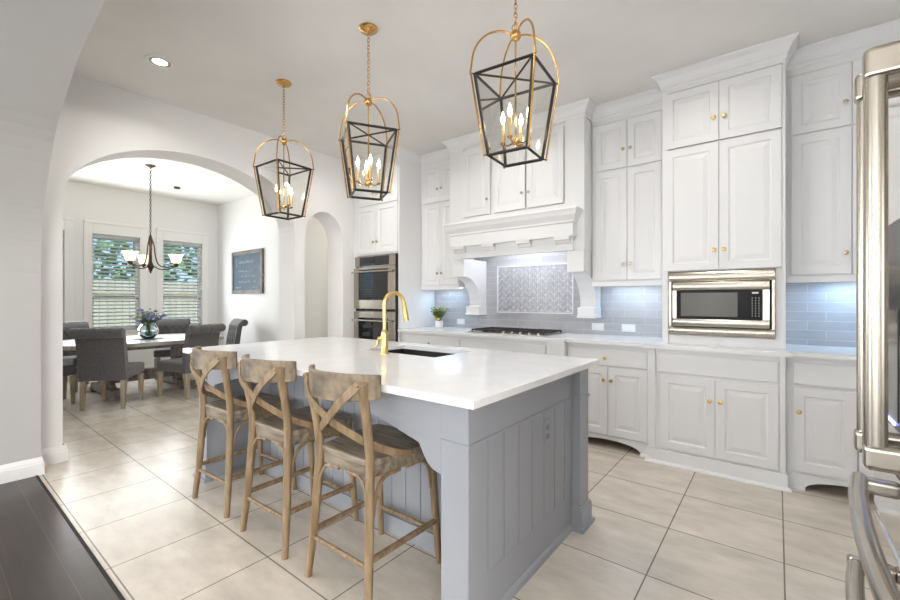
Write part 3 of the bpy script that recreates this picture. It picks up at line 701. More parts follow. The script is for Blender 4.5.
# hollow at the sink handled by basin being shallow; body split around it
b = MB(); b.box(X0+.02, -2.36, 1.66, YB-.03, 0, ZT); b.box(-1.64, X1-.03, 1.66, YB-.03, 0, ZT); b.box(-2.36, -1.64, 1.66, YB-.03, 0, .68); b.box(-2.36, -1.64, 1.66, 1.95, .68, ZT); b.box(-2.36, -1.64, 2.40, YB-.03, .68, ZT)
t.part('carcass', b, M['island'])
def beadboard(b, a0, a1, z0, z1, n, put):
    wv = (a1-a0)/n
    for i in range(n): put(a0+i*wv+.0022, a0+(i+1)*wv-.0022, z0, z1)
b = MB(); b.box(X0+.14, X1-.03, 1.654, 1.66, .1, ZT)
t.part('knee_panel_backing', b, M['gap'])
b = MB(); beadboard(b, X0+.14, X1-.13, .1, .90, 20, lambda a, c, z0, z1: b.box(a, c, 1.646, 1.6535, z0, z1)); t.part('knee_panel', b, M['island'], bevel=.002)
b = MB(); b.box(X0+.14, X1-.10, 1.634, 1.6455, 0, .10); t.part('knee_baseboard', b, M['island'], bevel=.002)
# end panel (right side)
rl = MB()
rt_ = MB(); rt_.box(X1-.03, X1, 1.42, 2.33, .742, ZT); rl.box(X1-.03, X1, 1.42, 2.33, 0, .20)
rl.sweep([(-.004, .0), (.012, 0), (.012, .03), (.006, .04), (-.004, .045)], [(-1.055, YF), (X1, YF), (X1, 2.28)])
rt_.sweep([(-.004, .735), (.006, .738), (.006, .748), (-.004, .752)], [(-1.055, YF), (X1, YF), (X1, 2.308)])
t.part('bottom_rail', rl, M['island']); t.part('upper_rail', rt_, M['island'])
bk = MB(); bk.box(X1-.04, X1-.014, 1.42, 2.35, .19, .75); t.part('end_panel_backing', bk, M['gap'])
yy0 = 1.426; n = 7; wv = (2.33-yy0)/n
pl = MB()
for i in range(n): pl.box(X1-.02, X1-.0005, yy0+i*wv+.003, yy0+(i+1)*wv-.003, .20, .742)
t.part('end_panel', pl, M['island'], bevel=.0015)
b = MB(); b.box(X1-.0008, X1+.006, 1.935, 2.005, .575, .695); ob = t.part('outlet_plate', b, M['island'], bevel=.002, label='grey outlet plate')
b = MB()
for zz in (.612, .658): b.box(X1+.006, X1+.0085, 1.953, 1.987, zz-.014, zz+.014)
t.part('receptacle', b, mat('outlet_grey', (.20, .21, .23), .5), ob, bevel=.001)
b = MB()
for zz in (.612, .658):
    for q in (-.006, .006): b.box(X1+.0085, X1+.009, 1.97+q-.001, 1.97+q+.001, zz-.004, zz+.006)
# left end panel
b = MB(); b.box(X0, X0+.03, YF+.13, YB-.02, 0, ZT); t.part('left_panel', b, M['island'])
# posts
def post(x0, x1, y0, y1, plinth=True, collar=True):
    b = MB(); b.box(x0, x1, y0, y1, 0, ZT); p = t.part('post', b, M['island'], bevel=.003)
    b = MB()
    if plinth:
        e = .016; b.box(x0-e, x1+e, y0-e, y1+e, 0.02, .118); b.box(x0-e-.014, x1+e+.014, y0-e-.014, y1+e+.014, 0, .024); b.box(x0-e*.6, x1+e*.6, y0-e*.6, y1+e*.6, .115, .130)
        t.part('plinth', b, M['island'], p, bevel=.004)
    if collar: t.part('collar', MB().box(x0-.006, x1+.006, y0-.006, y1+.006, .735, .752), M['island'], p, bevel=.003)
post(-1.055, X1, YF, YF+.135, plinth=False, collar=False)
post(-1.01, -.875, 2.31, YB)
post(X0, X0+.135, YF, YF+.135)
post(X0, X0+.135, 2.31, YB)
b = MB(); b.box(X1-.03, X1+.0, YF, 1.42, 0, .2); 
# arched apron
def apron_z(x):
    xl, xr = X0+.135, -1.055; m_ = (xl+xr)/2; h = (xr-xl)/2; u = abs(x-m_)/h
    e = h*(1-u)   # distance to nearest post
    if e < .105: return .605+.098*(1-math.sqrt(max(0, 1-(e/.105)**2)))
    return .703+.16*math.sin(PI/2*min(1, (e-.105)/.97))
b = MB(); xl, xr = X0+.135, -1.055; NN = 90
xs_ = [xl+(xr-xl)*i/NN for i in range(NN+1)]
for i in range(NN):
    b.prism([(xs_[i], apron_z(xs_[i])), (xs_[i+1], apron_z(xs_[i+1])), (xs_[i+1], ZT), (xs_[i], ZT)], 'y', YF+.004, YF+.026)
ap = t.part('arched_apron', b, M['island'])
bm = bmesh.new(); bm.from_mesh(ap.data); bmesh.ops.remove_doubles(bm, verts=bm.verts, dist=1e-4); bm.to_mesh(ap.data); bm.free()
b = MB(); b.box(xl, xr, YF+.026, 1.65, ZT-.03, ZT-.002); t.part('soffit', b, M['island'])

# island worktop with sink cut-out
CX0, CX1, CY0, CY1 = -3.425, -.838, 1.205, 2.525; SX0, SX1, SY0, SY1 = -2.34, -1.665, 1.975, 2.385
b = MB(); z0, z1 = .914, .946
b.add([(CX0, CY0, z1), (CX1, CY0, z1), (CX1, CY1, z1), (CX0, CY1, z1), (SX0, SY0, z1), (SX1, SY0, z1), (SX1, SY1, z1), (SX0, SY1, z1),
       (CX0, CY0, z0), (CX1, CY0, z0), (CX1, CY1, z0), (CX0, CY1, z0), (SX0, SY0, z0), (SX1, SY0, z0), (SX1, SY1, z0), (SX0, SY1, z0)],
      [(0, 1, 5, 4), (1, 2, 6, 5), (2, 3, 7, 6), (3, 0, 4, 7), (8, 9, 13, 12), (9, 10, 14, 13), (10, 11, 15, 14), (11, 8, 12, 15),
       (0, 1, 9, 8), (1, 2, 10, 9), (2, 3, 11, 10), (3, 0, 8, 11), (4, 5, 13, 12), (5, 6, 14, 13), (6, 7, 15, 14), (7, 4, 12, 15)])
single('island_countertop', 'white quartz countertop of the kitchen island with sink cut-out', 'countertop', b, M['quartz'], (-2.13, 1.865, .914), bevel=.003)
t = Thing('undermount_sink', 'dark undermount sink set into the island countertop', 'sink', (-2.0, 2.18, .72))
b = MB(); zt_, zb_ = .9138, .72; s = (SX0-.01, SX1+.01, SY0-.01, SY1+.01)
b.box(s[0], s[1], s[2], s[3], zb_-.006, zb_); b.box(s[0]-.004, s[0], s[2], s[3], zb_, zt_); b.box(s[1], s[1]+.004, s[2], s[3], zb_, zt_); b.box(s[0], s[1], s[2]-.004, s[2], zb_, zt_); b.box(s[0], s[1], s[3], s[3]+.004, zb_, zt_)
t.part('basin', b, mat('black_granite_sink', (.022, .017, .014), .5)); b = MB(); b.lathe([(.04, 0), (.042, .003), (.03, .004), (.002, .002)], (-2.0, 2.25, zb_), 16); t.part('drain', b, M['steel'])
# faucet
t = Thing('kitchen_faucet', 'brushed gold gooseneck faucet beside the island sink', 'faucet', (-2.04, 1.90, .946))
fx, fy, fz = -2.03, 1.90, .9462
b = MB(); b.lathe([(.028, 0), (.028, .006), (.0235, .012), (.0225, .10), (.024, .13), (.018, .15), (.0135, .16)], (fx, fy, fz), 18); t.part('body', b, M['gold'], smooth=True)
dx, dy = .42, .907
pts = [(fx, fy, fz+.15), (fx, fy, fz+.335)]+[(fx+dx*r_, fy+dy*r_, fz+.335+.066*math.sin(a_)) for a_ in [PI*i/12 for i in range(1, 13)] for r_ in [.066*(1-math.cos(a_))]]
b = MB(); b.tube(pts, .0125, 12); t.part('gooseneck', b, M['gold'], smooth=True)
ex, ey = fx+dx*.132, fy+dy*.132
b = MB(); b.tube([(ex, ey, fz+.34), (ex+.003, ey+.006, fz+.30)], .0155, 12); b.tube([(ex+.003, ey+.006, fz+.30), (ex+.008, ey+.020, fz+.215)], [.016, .022], 12); t.part('spray_head', b, M['gold'], smooth=True)
b = MB(); b.cyl((fx, fy, fz+.095), (fx-.045, fy-.015, fz+.10), .014, .013); b.tube([(fx-.04, fy-.013, fz+.10), (fx-.05, fy-.02, fz+.055), (fx-.085, fy-.03, fz+.03)], [.008, .007, .006], 8); t.part('lever', b, M['gold'], smooth=True)

# ------------------------------------------------------------------ BAR STOOLS
def make_stool(label):
    t = Thing('bar_stool', label, 'bar stool', local=True, group='crossback bar stools along the island')
    seatz = .618
    # seat: rounded trapezoid, slightly dished edge
    def outline(w0, w1, y0, y1, r, n=5):
        P = [(-w0, y0), (w0, y0), (w1, y1), (-w1, y1)]; out = []
        for i in range(4):
            p = Vector(P[i]); a = (Vector(P[i-1])-p).normalized(); c = (Vector(P[(i+1) % 4])-p).normalized()
            for k in range(n+1):
                u = k/n; out.append(tuple((p+a*r)*(1-u)**2+2*u*(1-u)*p+(p+c*r)*u*u))
        return out
    b = MB(); o1 = outline(.172, .222, -.20, .20, .05)
    b.prism(o1, 'z', seatz-.078, seatz-.02); o2 = outline(.177, .227, -.205, .205, .055); b.prism(o2, 'z', seatz-.03, seatz)
    t.part('seat', b, M['stool3'], bevel=.006)
    # rear legs run up into back posts
    for s in (-1, 1):
        p = spline([(s*.212, -.238, .0), (s*.195, -.218, .22), (s*.182, -.205, .45), (s*.178, -.198, .62), (s*.183, -.222, .80), (s*.196, -.255, .96)], 5)
        b = MB(); b.tube(p, [.0165+.004*min(1, v.z/.3) for v in p], 12); t.part('leg', b, M['stool2'], smooth=True)
        p = spline([(s*.208, .222, 0), (s*.20, .20, .3), (s*.195, .175, .57)], 5)
        b = MB(); b.tube(p, [.0155+.004*min(1, v.z/.3) for v in p], 12); t.part('leg', b, M['stool2'], smooth=True)
    # curved top rail
    n = 16; vs = []; fs = []
    for i in range(n+1):
        a = -1+2*i/n; x = .241*a; y = -.308+.115*a*a; zt = .990+.006*(1-a*a); zb = .876+.012*a*a
        nx = Vector((.241, .23*a, 0)).normalized(); nn = Vector((-nx.y, nx.x, 0))*.011
        vs += [(x-nn.x, y-nn.y, zb), (x-nn.x, y-nn.y, zt), (x+nn.x, y+nn.y, zt), (x+nn.x, y+nn.y, zb)]
    for i in range(n):
        for j in range(4): fs.append((i*4+j, i*4+(j+1) % 4, (i+1)*4+(j+1) % 4, (i+1)*4+j))
    fs += [(0, 1, 2, 3), tuple(4*n+j for j in range(4))]
    b = MB(); b.add(vs, fs); rail = t.part('top_rail', b, M['stool'], bevel=.005)
    # crossed back straps
    for s in (-1, 1):
        q = .010 if s > 0 else 0
        pts = spline([(s*.192, -.262-q, .955), (s*.11, -.300-q, .870), (0, -.276-q, .785), (-s*.10, -.232-q, .727), (-s*.185, -.182, .682), (-s*.224, -.10, .642), (-s*.232, .01, .602)], 3)
        vs = []; fs = []
        for i, p in enumerate(pts):
            tt = (pts[min(i+1, len(pts)-1)]-pts[max(i-1, 0)]).normalized(); nn = Vector((p.x*1.6, -1 if i < 12 else -1+(i-11)*.14, 0)); nn = (nn-tt*nn.dot(tt)).normalized(); ww = tt.cross(nn).normalized()
            for a_, c_ in ((-1, -1), (1, -1), (1, 1), (-1, 1)): vs.append(p+ww*.018*a_+nn*.004*c_)
        for i in range(len(pts)-1):
            for j in range(4): fs.append((i*4+j, i*4+(j+1) % 4, (i+1)*4+(j+1) % 4, (i+1)*4+j))
        fs += [(0, 1, 2, 3), tuple(4*(len(pts)-1)+j for j in range(4))]
        b = MB(); b.add(vs, fs); st = t.part('cross_strap', b, M['stool2'], bevel=.002)
        b = MB(); b.sphere(pts[0]+Vector((0, -.006, -.005)), .006, 8, 6); t.part('rivet', b, M['steel'], st)
        t.part('rivet', MB().sphere(pts[-1]+Vector((-s*.005, -.008, .004)), .006, 8, 6), M['steel'], st)
    # stretchers
    b = MB(); b.tube([(-.195, -.22, .185), (.195, -.22, .185)], .0105, 10); t.part('stretcher', b, M['stool2'], smooth=True)
    b = MB(); b.tube([(-.203, .208, .16), (.203, .208, .16)], .0115, 10); t.part('stretcher', b, M['stool2'], smooth=True)
    for s in (-1, 1):
        b = MB(); b.tube([(s*.198, -.222, .215), (s*.204, .206, .215)], .0145, 10); t.part('stretcher', b, M['stool2'], smooth=True)
    # bentwood braces under the seat
    for s in (-1, 1):
        b = MB(); b.tube(spline([(s*.170, -.21, .385), (s*.160, -.205, .475), (s*.115, -.20, .534), (s*.03, -.198, .541)], 5), .0085, 8)
        b.tube(spline([(s*.188, -.19, .385), (s*.19, -.175, .475), (s*.192, -.13, .534), (s*.196, -.04, .541)], 5), .0085, 8)
        b.tube(spline([(s*.196, .175, .385), (s*.196, .16, .475), (s*.198, .11, .534), (s*.196, .0, .541)], 5), .0085, 8)
        b.tube(spline([(s*.185, .19, .385), (s*.17, .185, .475), (s*.12, .175, .534), (s*.03, .175, .541)], 5), .0085, 8)
        t.part('bentwood_brace', b, M['stool2'], smooth=True)
    return t.o
st = make_stool('weathered wood crossback bar stool nearest the camera, in front of the island post'); st.location = (-1.53, 1.38, 0); st.rotation_euler.z = math.radians(0)
s2 = copy_tree(st); s2.location = (-2.165, 1.38, 0); s2.rotation_euler.z = math.radians(1); s2['label'] = 'weathered wood crossback bar stool in the middle of the row of three'
s3 = copy_tree(st); s3.location = (-2.815, 1.38, 0); s3.rotation_euler.z = math.radians(2); s3['label'] = 'weathered wood crossback bar stool at the far end, nearest the dining table'

# ------------------------------------------------------------------ PENDANT LANTERNS
def pendant(x, y, ang, label, dz=0):
    t = Thing('pendant_lantern', label, 'pendant light', (x, y, 3.16), math.radians(ang), group='brass lanterns over the island', local=True)
    Z = lambda z: z-3.16+dz
    b = MB(); b.lathe([(.065, -.001), (.065, -.008), (.052, -.020), (.02, -.030), (.006, -.042)], n=24); t.part('canopy', b, M['brass'], smooth=True)
    # chain
    b = MB(); z = -.042; i = 0; zb = Z(2.715)
    while z > zb:
        L = .030; c = z-L/2; pts = []
        for k in range(12):
            a = 2*PI*k/12; u = .0085*math.cos(a); v = (L/2+.002)*math.sin(a)
            pts.append((u, 0, c+v) if i % 2 else (0, u, c+v))
        b.tube(pts, .0023, 6, closed=True); z -= .0245; i += 1
    t.part('chain', b, M['brass'], smooth=True)
    b = MB(); b.tube([(.02*math.cos(2*PI*k/16), 0, Z(2.692)+.02*math.sin(2*PI*k/16)) for k in range(16)], .003, 6, closed=True); t.part('ring', b, M['brass'], smooth=True)
    b = MB(); b.sphere((0, 0, Z(2.655)), .029, 16, 10); b.cyl((0, 0, Z(2.65)), (0, 0, Z(2.12)), .005, n=10); t.part('stem', b, M['brass'], smooth=True)
    rt, rb, zt, zb_ = .222, .150, Z(2.43), Z(2.02)
    for k in range(4):
        a = k*PI/2; c, s_ = math.cos(a), math.sin(a); o = .022
        p = spline([(.015*c, .015*s_, Z(2.660)), (.085*c, .085*s_, Z(2.667)), (.165*c, .165*s_, Z(2.632)), (.222*c, .222*s_, Z(2.555)), ((rt+o)*c, (rt+o)*s_, zt+.01)], 6)
        p += [Vector(((rb+o)*c, (rb+o)*s_, zb_))]
        b = MB(); b.tube(p, .0052, 8); b.sphere(((rt+o)*c, (rt+o)*s_, zt), .008, 8, 6); b.sphere(((rb+o)*c, (rb+o)*s_, zb_), .008, 8, 6); t.part('brass_rod', b, M['brass'], smooth=True)
    # black frame
    b = MB(); co_t = [Vector((rt*math.cos(k*PI/2), rt*math.sin(k*PI/2), zt)) for k in range(4)]; co_b = [Vector((rb*math.cos(k*PI/2), rb*math.sin(k*PI/2), zb_)) for k in range(4)]
    def bar(p, q, r=.0068): b.tube([p, q], r*1.3, 4)
    for k in range(4):
        bar(co_t[k], co_t[(k+1) % 4]); bar(co_b[k], co_b[(k+1) % 4]); bar(co_t[k], co_b[k])
        c, s_ = math.cos(k*PI/2), math.sin(k*PI/2)
        bar(co_t[k], co_t[k]+Vector((.022*c, .022*s_, 0)), .003); bar(co_b[k], co_b[k]+Vector((.022*c, .022*s_, 0)), .003)
    bar(co_t[0], co_t[2], .005); bar(co_t[1], co_t[3], .005)
    t.part('cage_frame', b, M['black'])
    for k in range(4):
        b = MB(); q = [co_t[k], co_t[(k+1) % 4], co_b[(k+1) % 4], co_b[k]]; b.add(q, [(0, 1, 2, 3)]); t.part('glass_pane', b, M['glass'])
    # candle cluster
    b = MB(); b.lathe([(.003, -.03), (.008, -.02), (.008, -.012), (.022, -.002), (.024, .01), (.010, .022), (.006, .035)], (0, 0, Z(2.095)), 14)
    cs = [(.072*math.cos(a), .072*math.sin(a)) for a in (PI/4, 3*PI/4, 5*PI/4, 7*PI/4)]
    for cx, cy in cs: b.tube([(0, 0, Z(2.10)), (cx*.6, cy*.6, Z(2.088)), (cx, cy, Z(2.100))], .0045, 6); b.lathe([(.004, 0), (.014, .006), (.014, .012), (.010, .014)], (cx, cy, Z(2.095)), 10)
    arm = t.part('candle_arms', b, M['brass'], smooth=True)
    for cx, cy in cs:
        b = MB(); b.cyl((cx, cy, Z(2.105)), (cx, cy, Z(2.205)), .0092, n=12); cdl = t.part('candle', b, M['candle'], smooth=True)
        b = MB(); b.lathe([(.004, 0), (.008, .012), (.0115, .026), (.009, .042), (.004, .058), (.001, .070)], (cx, cy, Z(2.205)), 12); t.part('bulb', b, M['bulb'], cdl, smooth=True, label='glowing flame bulb')
    return t.o
pendant(-3.325, 1.945, 47.3, 'brass and black lantern pendant furthest left, nearest the dining area')
pendant(-2.205, 1.913, 14.8, 'brass and black lantern pendant in the middle of the three')
pendant(-1.076, 1.932, 50.7, 'brass and black lantern pendant furthest right, largest in view', .025)

# recessed lights
def recessed(x, y, label):
    t = Thing('recessed_light', label, 'ceiling light', (x, y, CZ), group='recessed ceiling lights')
    b = MB(); b.lathe([(.102, 0), (.102, -.004), (.094, -.007), (.078, -.006), (.074, -.001)], (x, y, CZ), 32, cap=False); t.part('trim_ring', b, M['trim'], smooth=True)
    b = MB(); b.lathe([(.075, -.0012), (.001, -.0008)], (x, y, CZ), 32, cap=False); t.part('baffle', b, mat('can_baffle', (.45, .44, .42), .5))
    b = MB(); b.lathe([(.05, -.002), (.001, -.003)], (x, y, CZ), 32, cap=False); t.part('lens', b, M['canlens'])
recessed(-3.8, 1.18, 'round recessed ceiling light at the upper left of the kitchen ceiling')

# ------------------------------------------------------------------ REFRIGERATOR
t = Thing('refrigerator', 'stainless french door refrigerator at the right edge with tubular handles', 'refrigerator', (.6, 1.0, 0))
fx = .19; fy0, fy1 = .57, 1.48; fm = 1.026
b = MB(); b.box(fx+.075, .93, fy0+.005, fy1-.005, .02, 1.765); t.part('body', b, mat('fridge_side', (.22, .22, .22), .4, .3))
for y0, y1 in ((fy0, fm-.002), (fm+.002, fy1)):
    b = MB(); b.box(fx, fx+.07, y0, y1, .955, 1.775); d = t.part('door', b, M['steel_f'], bevel=.008, seg=3)
    hy = fm-.049 if y1 < fm+.01 else fm+.049
    hx = fx-.062; hr = .0148 if y1 < fm+.01 else .0125
    b = MB(); b.tube([(hx, hy, 1.06), (hx, hy, 1.665)], hr, 24); h = t.part('handle', b, M['steel'], d, smooth=True)
    for za, zb in ((1.663, 1.715), (1.02, 1.062)):
        t.part('handle_bracket', MB().box(hx-.0155, fx, hy-.0155, hy+.0155, za, zb), M['steel'], h, bevel=.009, seg=4)
    if y0 > fm-.01:
        b = MB(); b.box(fx-.004, fx+.01, 1.16, 1.37, 1.04, 1.46); dp = t.part('dispenser', b, M['panel_blk'], d, bevel=.003, label='black water dispenser panel')
        b = MB(); b.box(fx-.0055, fx-.003, 1.18, 1.345, 1.06, 1.28); t.part('dispenser_recess', b, M['mglass'], dp)
        b = MB(); b.box(fx-.007, fx-.005, 1.20, 1.32, 1.05, 1.056); t.part('dispenser_light', b, M['led'], dp)
for z0, z1, hz in ((.79, .945, .935), (.08, .78, .738)):
    b = MB(); b.box(fx, fx+.07, fy0, fy1, z0, z1); d = t.part('drawer', b, M['steel_f'], bevel=.008, seg=3)
    ye = 1.19 if hz > .9 else 1.235; za = min(hz, z1-.02); zh = hz
    pts = spline([(.132, ye, zh), (.118, ye-.12, zh), (.108, ye-.28, zh), (.106, ye-.40, zh), (.110, ye-.5, zh), (.130, ye-.6, zh)], 6)
    b = MB(); b.tube(pts, .0138, 20); h = t.part('handle', b, M['steel'], d, smooth=True)
    for yy in (ye, ye-.6): t.part('handle_bracket', MB().box(.118, fx+.002, yy-.015, yy+.015, za-.015, za+.015), M['steel'], h, bevel=.008, seg=3)

# ------------------------------------------------------------------ BREAKFAST ROOM
TX, TY = -7.25, 2.05
t = Thing('dining_table', 'weathered grey wood dining table with trestle base under the chandelier', 'table', (TX, TY, 0))
def superell(a, c, n, N=64):
    out = []
    for i in range(N):
        th = 2*PI*i/N; co, si = math.cos(th), math.sin(th)
        out.append((TX+a*math.copysign(abs(co)**(2/n), co), TY+c*math.copysign(abs(si)**(2/n), si)))
    return out
b = MB(); b.prism(superell(.72, 1.0, 3.0), 'z', .688, .74); t.part('table_top', b, M['table'], bevel=.006)
b = MB(); b.prism(superell(.58, .86, 3.4), 'z', .64, .688); t.part('apron', b, M['tbase'])
for yy in (1.62, 2.48):
    b = MB(); b.box(TX-.42, TX+.42, yy-.06, yy+.06, .60, .64); b.box(TX-.13, TX+.13, yy-.05, yy+.05, .12, .60)
    for s in (-1, 1):
        p = [(TX+s*.12, .45), (TX+s*.12, .18), (TX+s*.30, .13), (TX+s*.30, .16), (TX+s*.2, .24), (TX+s*.16, .45)]
        b.prism(p, 'y', yy-.035, yy+.035)
    b.box(TX-.5, TX+.5, yy-.07, yy+.07, .03, .12)
    for s in (-1, 1): b.box(TX+s*.45-.07, TX+s*.45+.07, yy-.08, yy+.08, 0, .05)
    t.part('pedestal', b, M['tbase'], bevel=.006)
b = MB(); b.box(TX-.05, TX+.05, 1.62, 2.48, .15, .30); t.part('stretcher', b, M['tbase'])
# round placemat + vase
single('table_mat', 'dark round mat under the flower vase on the dining table', 'mat', MB().lathe([(.19, 0), (.19, .004), (.17, .005)], (-7.13, 2.07, .7405), 32), M['mat'], (-7.13, 2.07, .7405))
t = Thing('flower_vase', 'round clear blue glass vase of blue and white flowers on the dining table', 'vase', (-7.13, 2.07, .746))
vc = (-7.13, 2.07, .747)
pr = [(.045, 0), (.075, .008), (.112, .05), (.126, .10), (.120, .15), (.098, .185), (.085, .205), (.090, .215)]
b = MB(); b.lathe(pr, vc, 28, cap=False); b.lathe([(.001, .002), (.045, .002)], vc, 28, cap=False); t.part('bowl', b, M['vglass'], smooth=True)
b = MB(); b.lathe([(.001, .012), (.07, .014), (.104, .05), (.117, .09), (.117, .11), (.001, .111)], vc, 24); t.part('water', b, glass('water_blue', (.86, .95, .98), .5), smooth=True)
rnd = random.Random(5); bs, bl, bb, bc = MB(), MB(), MB(), MB()
for k in range(54):
    a = rnd.uniform(0, 2*PI); sp = rnd.uniform(.1, 1.7); d = Vector((math.cos(a)*sp, math.sin(a)*sp, 1)).normalized(); L = rnd.uniform(.14, .27)
    p0 = Vector(vc)+Vector((rnd.uniform(-.05, .05), rnd.uniform(-.05, .05), .03)); p1 = Vector(vc)+Vector((0, 0, .18)); p2 = p1+d*L
    bs.tube([p0, p1+Vector((d.x, d.y, 0))*.03, p2], .002, 5)
    for j in range(5): blob_leaf(bl, p1+d*L*(.3+.15*j), (math.cos(a+j*1.3), math.sin(a+j*1.3), .4), .065, .016)
    if k % 4 == 0: t.part('blue_flower', MB().sphere(p2, .026, 8, 6, .7), M['blue'])
    elif k % 4 == 1: t.part('cream_flower', MB().sphere(p2, .018, 8, 6, .7), M['cream'])
t.part('stems', bs, M['stem']); t.part('leaves', bl, M['leaf2'])

def make_chair(label):
    t = Thing('dining_chair', label, 'chair', local=True, group='tufted chairs round the dining table')
    W = .24
    b = MB()   # seat cushion; chair faces +y
    b.hexa([(-W, -.24, .34), (W, -.24, .34), (W+.0, .27, .36), (-W, .27, .36)], [(-W, -.24, .475), (W, -.24, .475), (W, .27, .49), (-W, .27, .49)])
    t.part('seat', b, M['fabric'], bevel=.03, seg=4, smooth=True)
    # back: profile in (y,z) with rolled top, extruded in x
    prof = [(-.18, .34), (-.245, .34), (-.275, .55), (-.305, .78), (-.325, .88)]
    cy, cz, r = -.352, .915, .055
    for i in range(11):
        a = math.radians(-60-22*i); prof.append((cy+r*math.cos(a), cz+r*math.sin(a)))
    prof += [(-.285, .935), (-.245, .86), (-.215, .70), (-.185, .49)]
    b = MB(); b.prism(prof, 'x', -W, W); back = t.part('backrest', b, M['fabric'], bevel=.008, seg=2, smooth=True)
    b = MB(); n_ = 28
    pr_ = [(.004, -W-.020)]+[(.060*(1-.14*max(0, math.cos(2*PI*6*(i/n_-.5)))**8), -W-.018+(2*W+.036)*i/n_) for i in range(n_+1)]+[(.004, W+.020)]
    b.lathe(pr_, (0, cy, cz), 18, 'x'); t.part('top_roll', b, M['fabric'], back, smooth=True)
    # tufting: pleats & buttons on the front
    b = MB(); bp = MB()
    def fp(x, z):   # point on front surface
        zz = [(.49, -.185), (.70, -.215), (.86, -.245), (.935, -.285)]
        for (z0, y0), (z1, y1) in zip(zz, zz[1:]):
            if z <= z1: u = (z-z0)/(z1-z0); return (x, y0+(y1-y0)*u+.003, z)
        return (x, -.28, z)
    rows = [.56, .66, .76, .86]; 
    for ri, z in enumerate(rows):
        n = 5 if ri % 2 else 4
        for k in range(n):
            x = (k-(n-1)/2)*.102; t.part('tufting_button', MB().sphere(fp(x, z), .011, 8, 6), M['fabric'], back, smooth=True)
            if ri+1 < len(rows):
                for s in (-1, 1):
                    x2 = x+s*.051
                    if abs(x2) < .23: bp.tube([fp(x, z), fp(x2, rows[ri+1])], .0045, 5)
    t.part('tufting_pleats', bp, mat('pleat_dark', (.04, .038, .04), .9), back)
    for sx, sy in ((-1, -1), (1, -1), (-1, 1), (1, 1)):
        x, y = sx*.205, (-.215 if sy < 0 else .235); k = .028; q = .018; yy = y+(-.03 if sy < 0 else 0); b = MB()
        b.hexa([(x-q, yy-q, 0), (x+q, yy-q, 0), (x+q, yy+q, 0), (x-q, yy+q, 0)], [(x-k, y-k, .345), (x+k, y-k, .345), (x+k, y+k, .345), (x-k, y+k, .345)]); t.part('leg', b, M['oak'], bevel=.003, label='washed oak leg')
    return t.o
def face_dir(dx, dy): return math.atan2(dy, dx)-PI/2
ch = make_chair('charcoal upholstered dining chair seen from behind, nearest the left wall')
spots = [((-6.50, 1.52), (-.80, .60), None),
         ((-6.37, 2.30), (-.93, -.36), 'charcoal upholstered dining chair seen from the side, nearest the bar stools'),
         ((-7.38, 3.12), (-.15, -.99), 'charcoal tufted dining chair at the far right end, under the chalkboard'),
         ((-8.12, 2.70), (.93, -.36), 'charcoal tufted dining chair facing the camera, right of the flower vase'),
         ((-8.10, 1.52), (.93, .30), 'charcoal tufted dining chair facing the camera, left of the flower vase'),
         ((-7.16, .98), (-.03, 1.0), 'charcoal dining chair at the near end, mostly hidden by the left wall')]
for i, ((x, y), d, lab) in enumerate(spots):
    o = ch if i == 0 else copy_tree(ch); o.location = (x, y, 0); o.rotation_euler.z = face_dir(*d)
    if lab: o['label'] = lab
# chalkboard
t = Thing('chalkboard_sign', 'framed blue chalkboard with white handwriting on the breakfast room wall', 'wall sign', (-7.63, YC, 1.42))
sx0, sx1, sz0, sz1 = -8.22, -7.08, 1.415, 2.205; yk = YC-.03
b = MB()
for q in ((sx0, sx1, sz0, sz0+.07), (sx0, sx1, sz1-.07, sz1), (sx0, sx0+.07, sz0+.07, sz1-.07), (sx1-.07, sx1, sz0+.07, sz1-.07)): b.box(q[0], q[1], yk-.012, YC-.003, q[2], q[3])
t.part('frame', b, M['frame'], bevel=.004)
b = MB(); b.box(sx0+.06, sx1-.06, yk, YC-.004, sz0+.06, sz1-.06); t.part('board', b, M['slate'])
b = MB(); rnd = random.Random(9)
def scrib(x, z, w_, h):
    pts = []; n = max(4, int(w_/.028))
    for i in range(n*2+1):
        pts.append((x+w_*i/(2*n), yk-.003, z+(h*rnd.uniform(.4, 1.0) if i % 2 else h*rnd.uniform(-.1, .2))))
    b.tube(spline(pts, 3), .0028, 4)
b.tube([(-8.02, yk-.003, 2.08), (-8.02, yk-.003, 1.93), (-7.96, yk-.003, 1.93)], .005, 4)
scrib(-7.93, 1.97, .55, .06)
for z, ws in ((1.82, (.25, .07, .3)), (1.72, (.18, .2, .12, .25)), (1.62, (.15, .3, .1, .2))):
    x = -8.02+rnd.uniform(0, .08)
    for w_ in ws: scrib(x, z, w_, .04); x += w_+.045
scrib(-8.05, 1.52, .2, .04); scrib(-7.42, 1.50, .2, .025)
t.part('chalk_writing', b, M['chalk'])
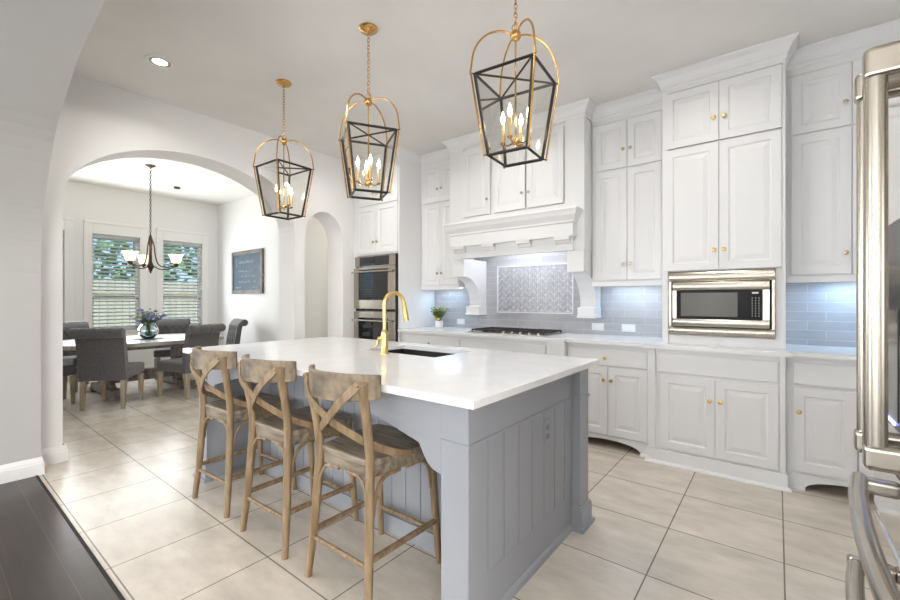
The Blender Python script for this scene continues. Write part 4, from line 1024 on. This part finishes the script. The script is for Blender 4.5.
# chandelier
KX, KY = -6.97, 2.05
t = Thing('chandelier', 'dark bronze three light chandelier with frosted bell shades over the dining table', 'chandelier', (KX, KY, DZ))
b = MB(); b.lathe([(.065, 0), (.065, -.006), (.04, -.022), (.012, -.035), (.006, -.05)], (KX, KY, DZ), 20); t.part('canopy', b, M['bronze'], smooth=True)
b = MB(); z = DZ-.04; i = 0
while z > 2.22:
    pts = []
    for k in range(10):
        a = 2*PI*k/10; u = .011*math.cos(a); v = .024*math.sin(a); pts.append((KX+u, KY, z-.02+v) if i % 2 else (KX, KY+u, z-.02+v))
    b.tube(pts, .0035, 6, closed=True); z -= .036; i += 1
t.part('chain', b, M['bronze'])
b = MB(); b.lathe([(.006, .48), (.022, .44), (.028, .38), (.020, .34), (.017, .22), (.020, .10), (.035, .06), (.05, .03), (.03, .0), (.018, -.03), (.008, -.06), (.001, -.07)], (KX, KY, 1.74), 18); t.part('column', b, M['bronze'], smooth=True)
for a in (math.radians(58), math.radians(178), math.radians(298)):
    c, s_ = math.cos(a), math.sin(a); P = lambda r, z: (KX+r*c, KY+r*s_, z)
    b = MB(); b.tube(spline([P(.02, 2.16), P(.045, 2.05), P(.06, 1.92), P(.10, 1.80), P(.20, 1.765), P(.31, 1.80)], 5), .008, 8); b.tube(spline([P(.03, 1.78), P(.12, 1.735), P(.22, 1.745), P(.31, 1.785)], 5), .007, 8)
    b.lathe([(.012, -.02), (.028, 0), (.032, .02), (.028, .035)], P(.31, 1.79), 14); arm = t.part('arm', b, M['bronze'], smooth=True)
    b = MB(); b.lathe([(.028, 0), (.055, .012), (.066, .05), (.075, .09), (.098, .125), (.096, .127), (.071, .09), (.062, .05), (.05, .016), (.026, .004)], P(.31, 1.825), 22, cap=False); t.part('shade', b, M['shade'], arm, smooth=True, label='cream frosted bell shade')
    lamp('chandelier_glow', P(.31, 1.90), 11.0, (1, .85, .62), .03)
single('smoke_detector', 'small dark disc on the breakfast room ceiling right of the chandelier', 'smoke detector', MB().lathe([(.05, 0), (.05, -.018), (.035, -.03), (.002, -.032)], (-7.96, 2.72, DZ), 18), M['bronze'], (-7.96, 2.72, DZ))
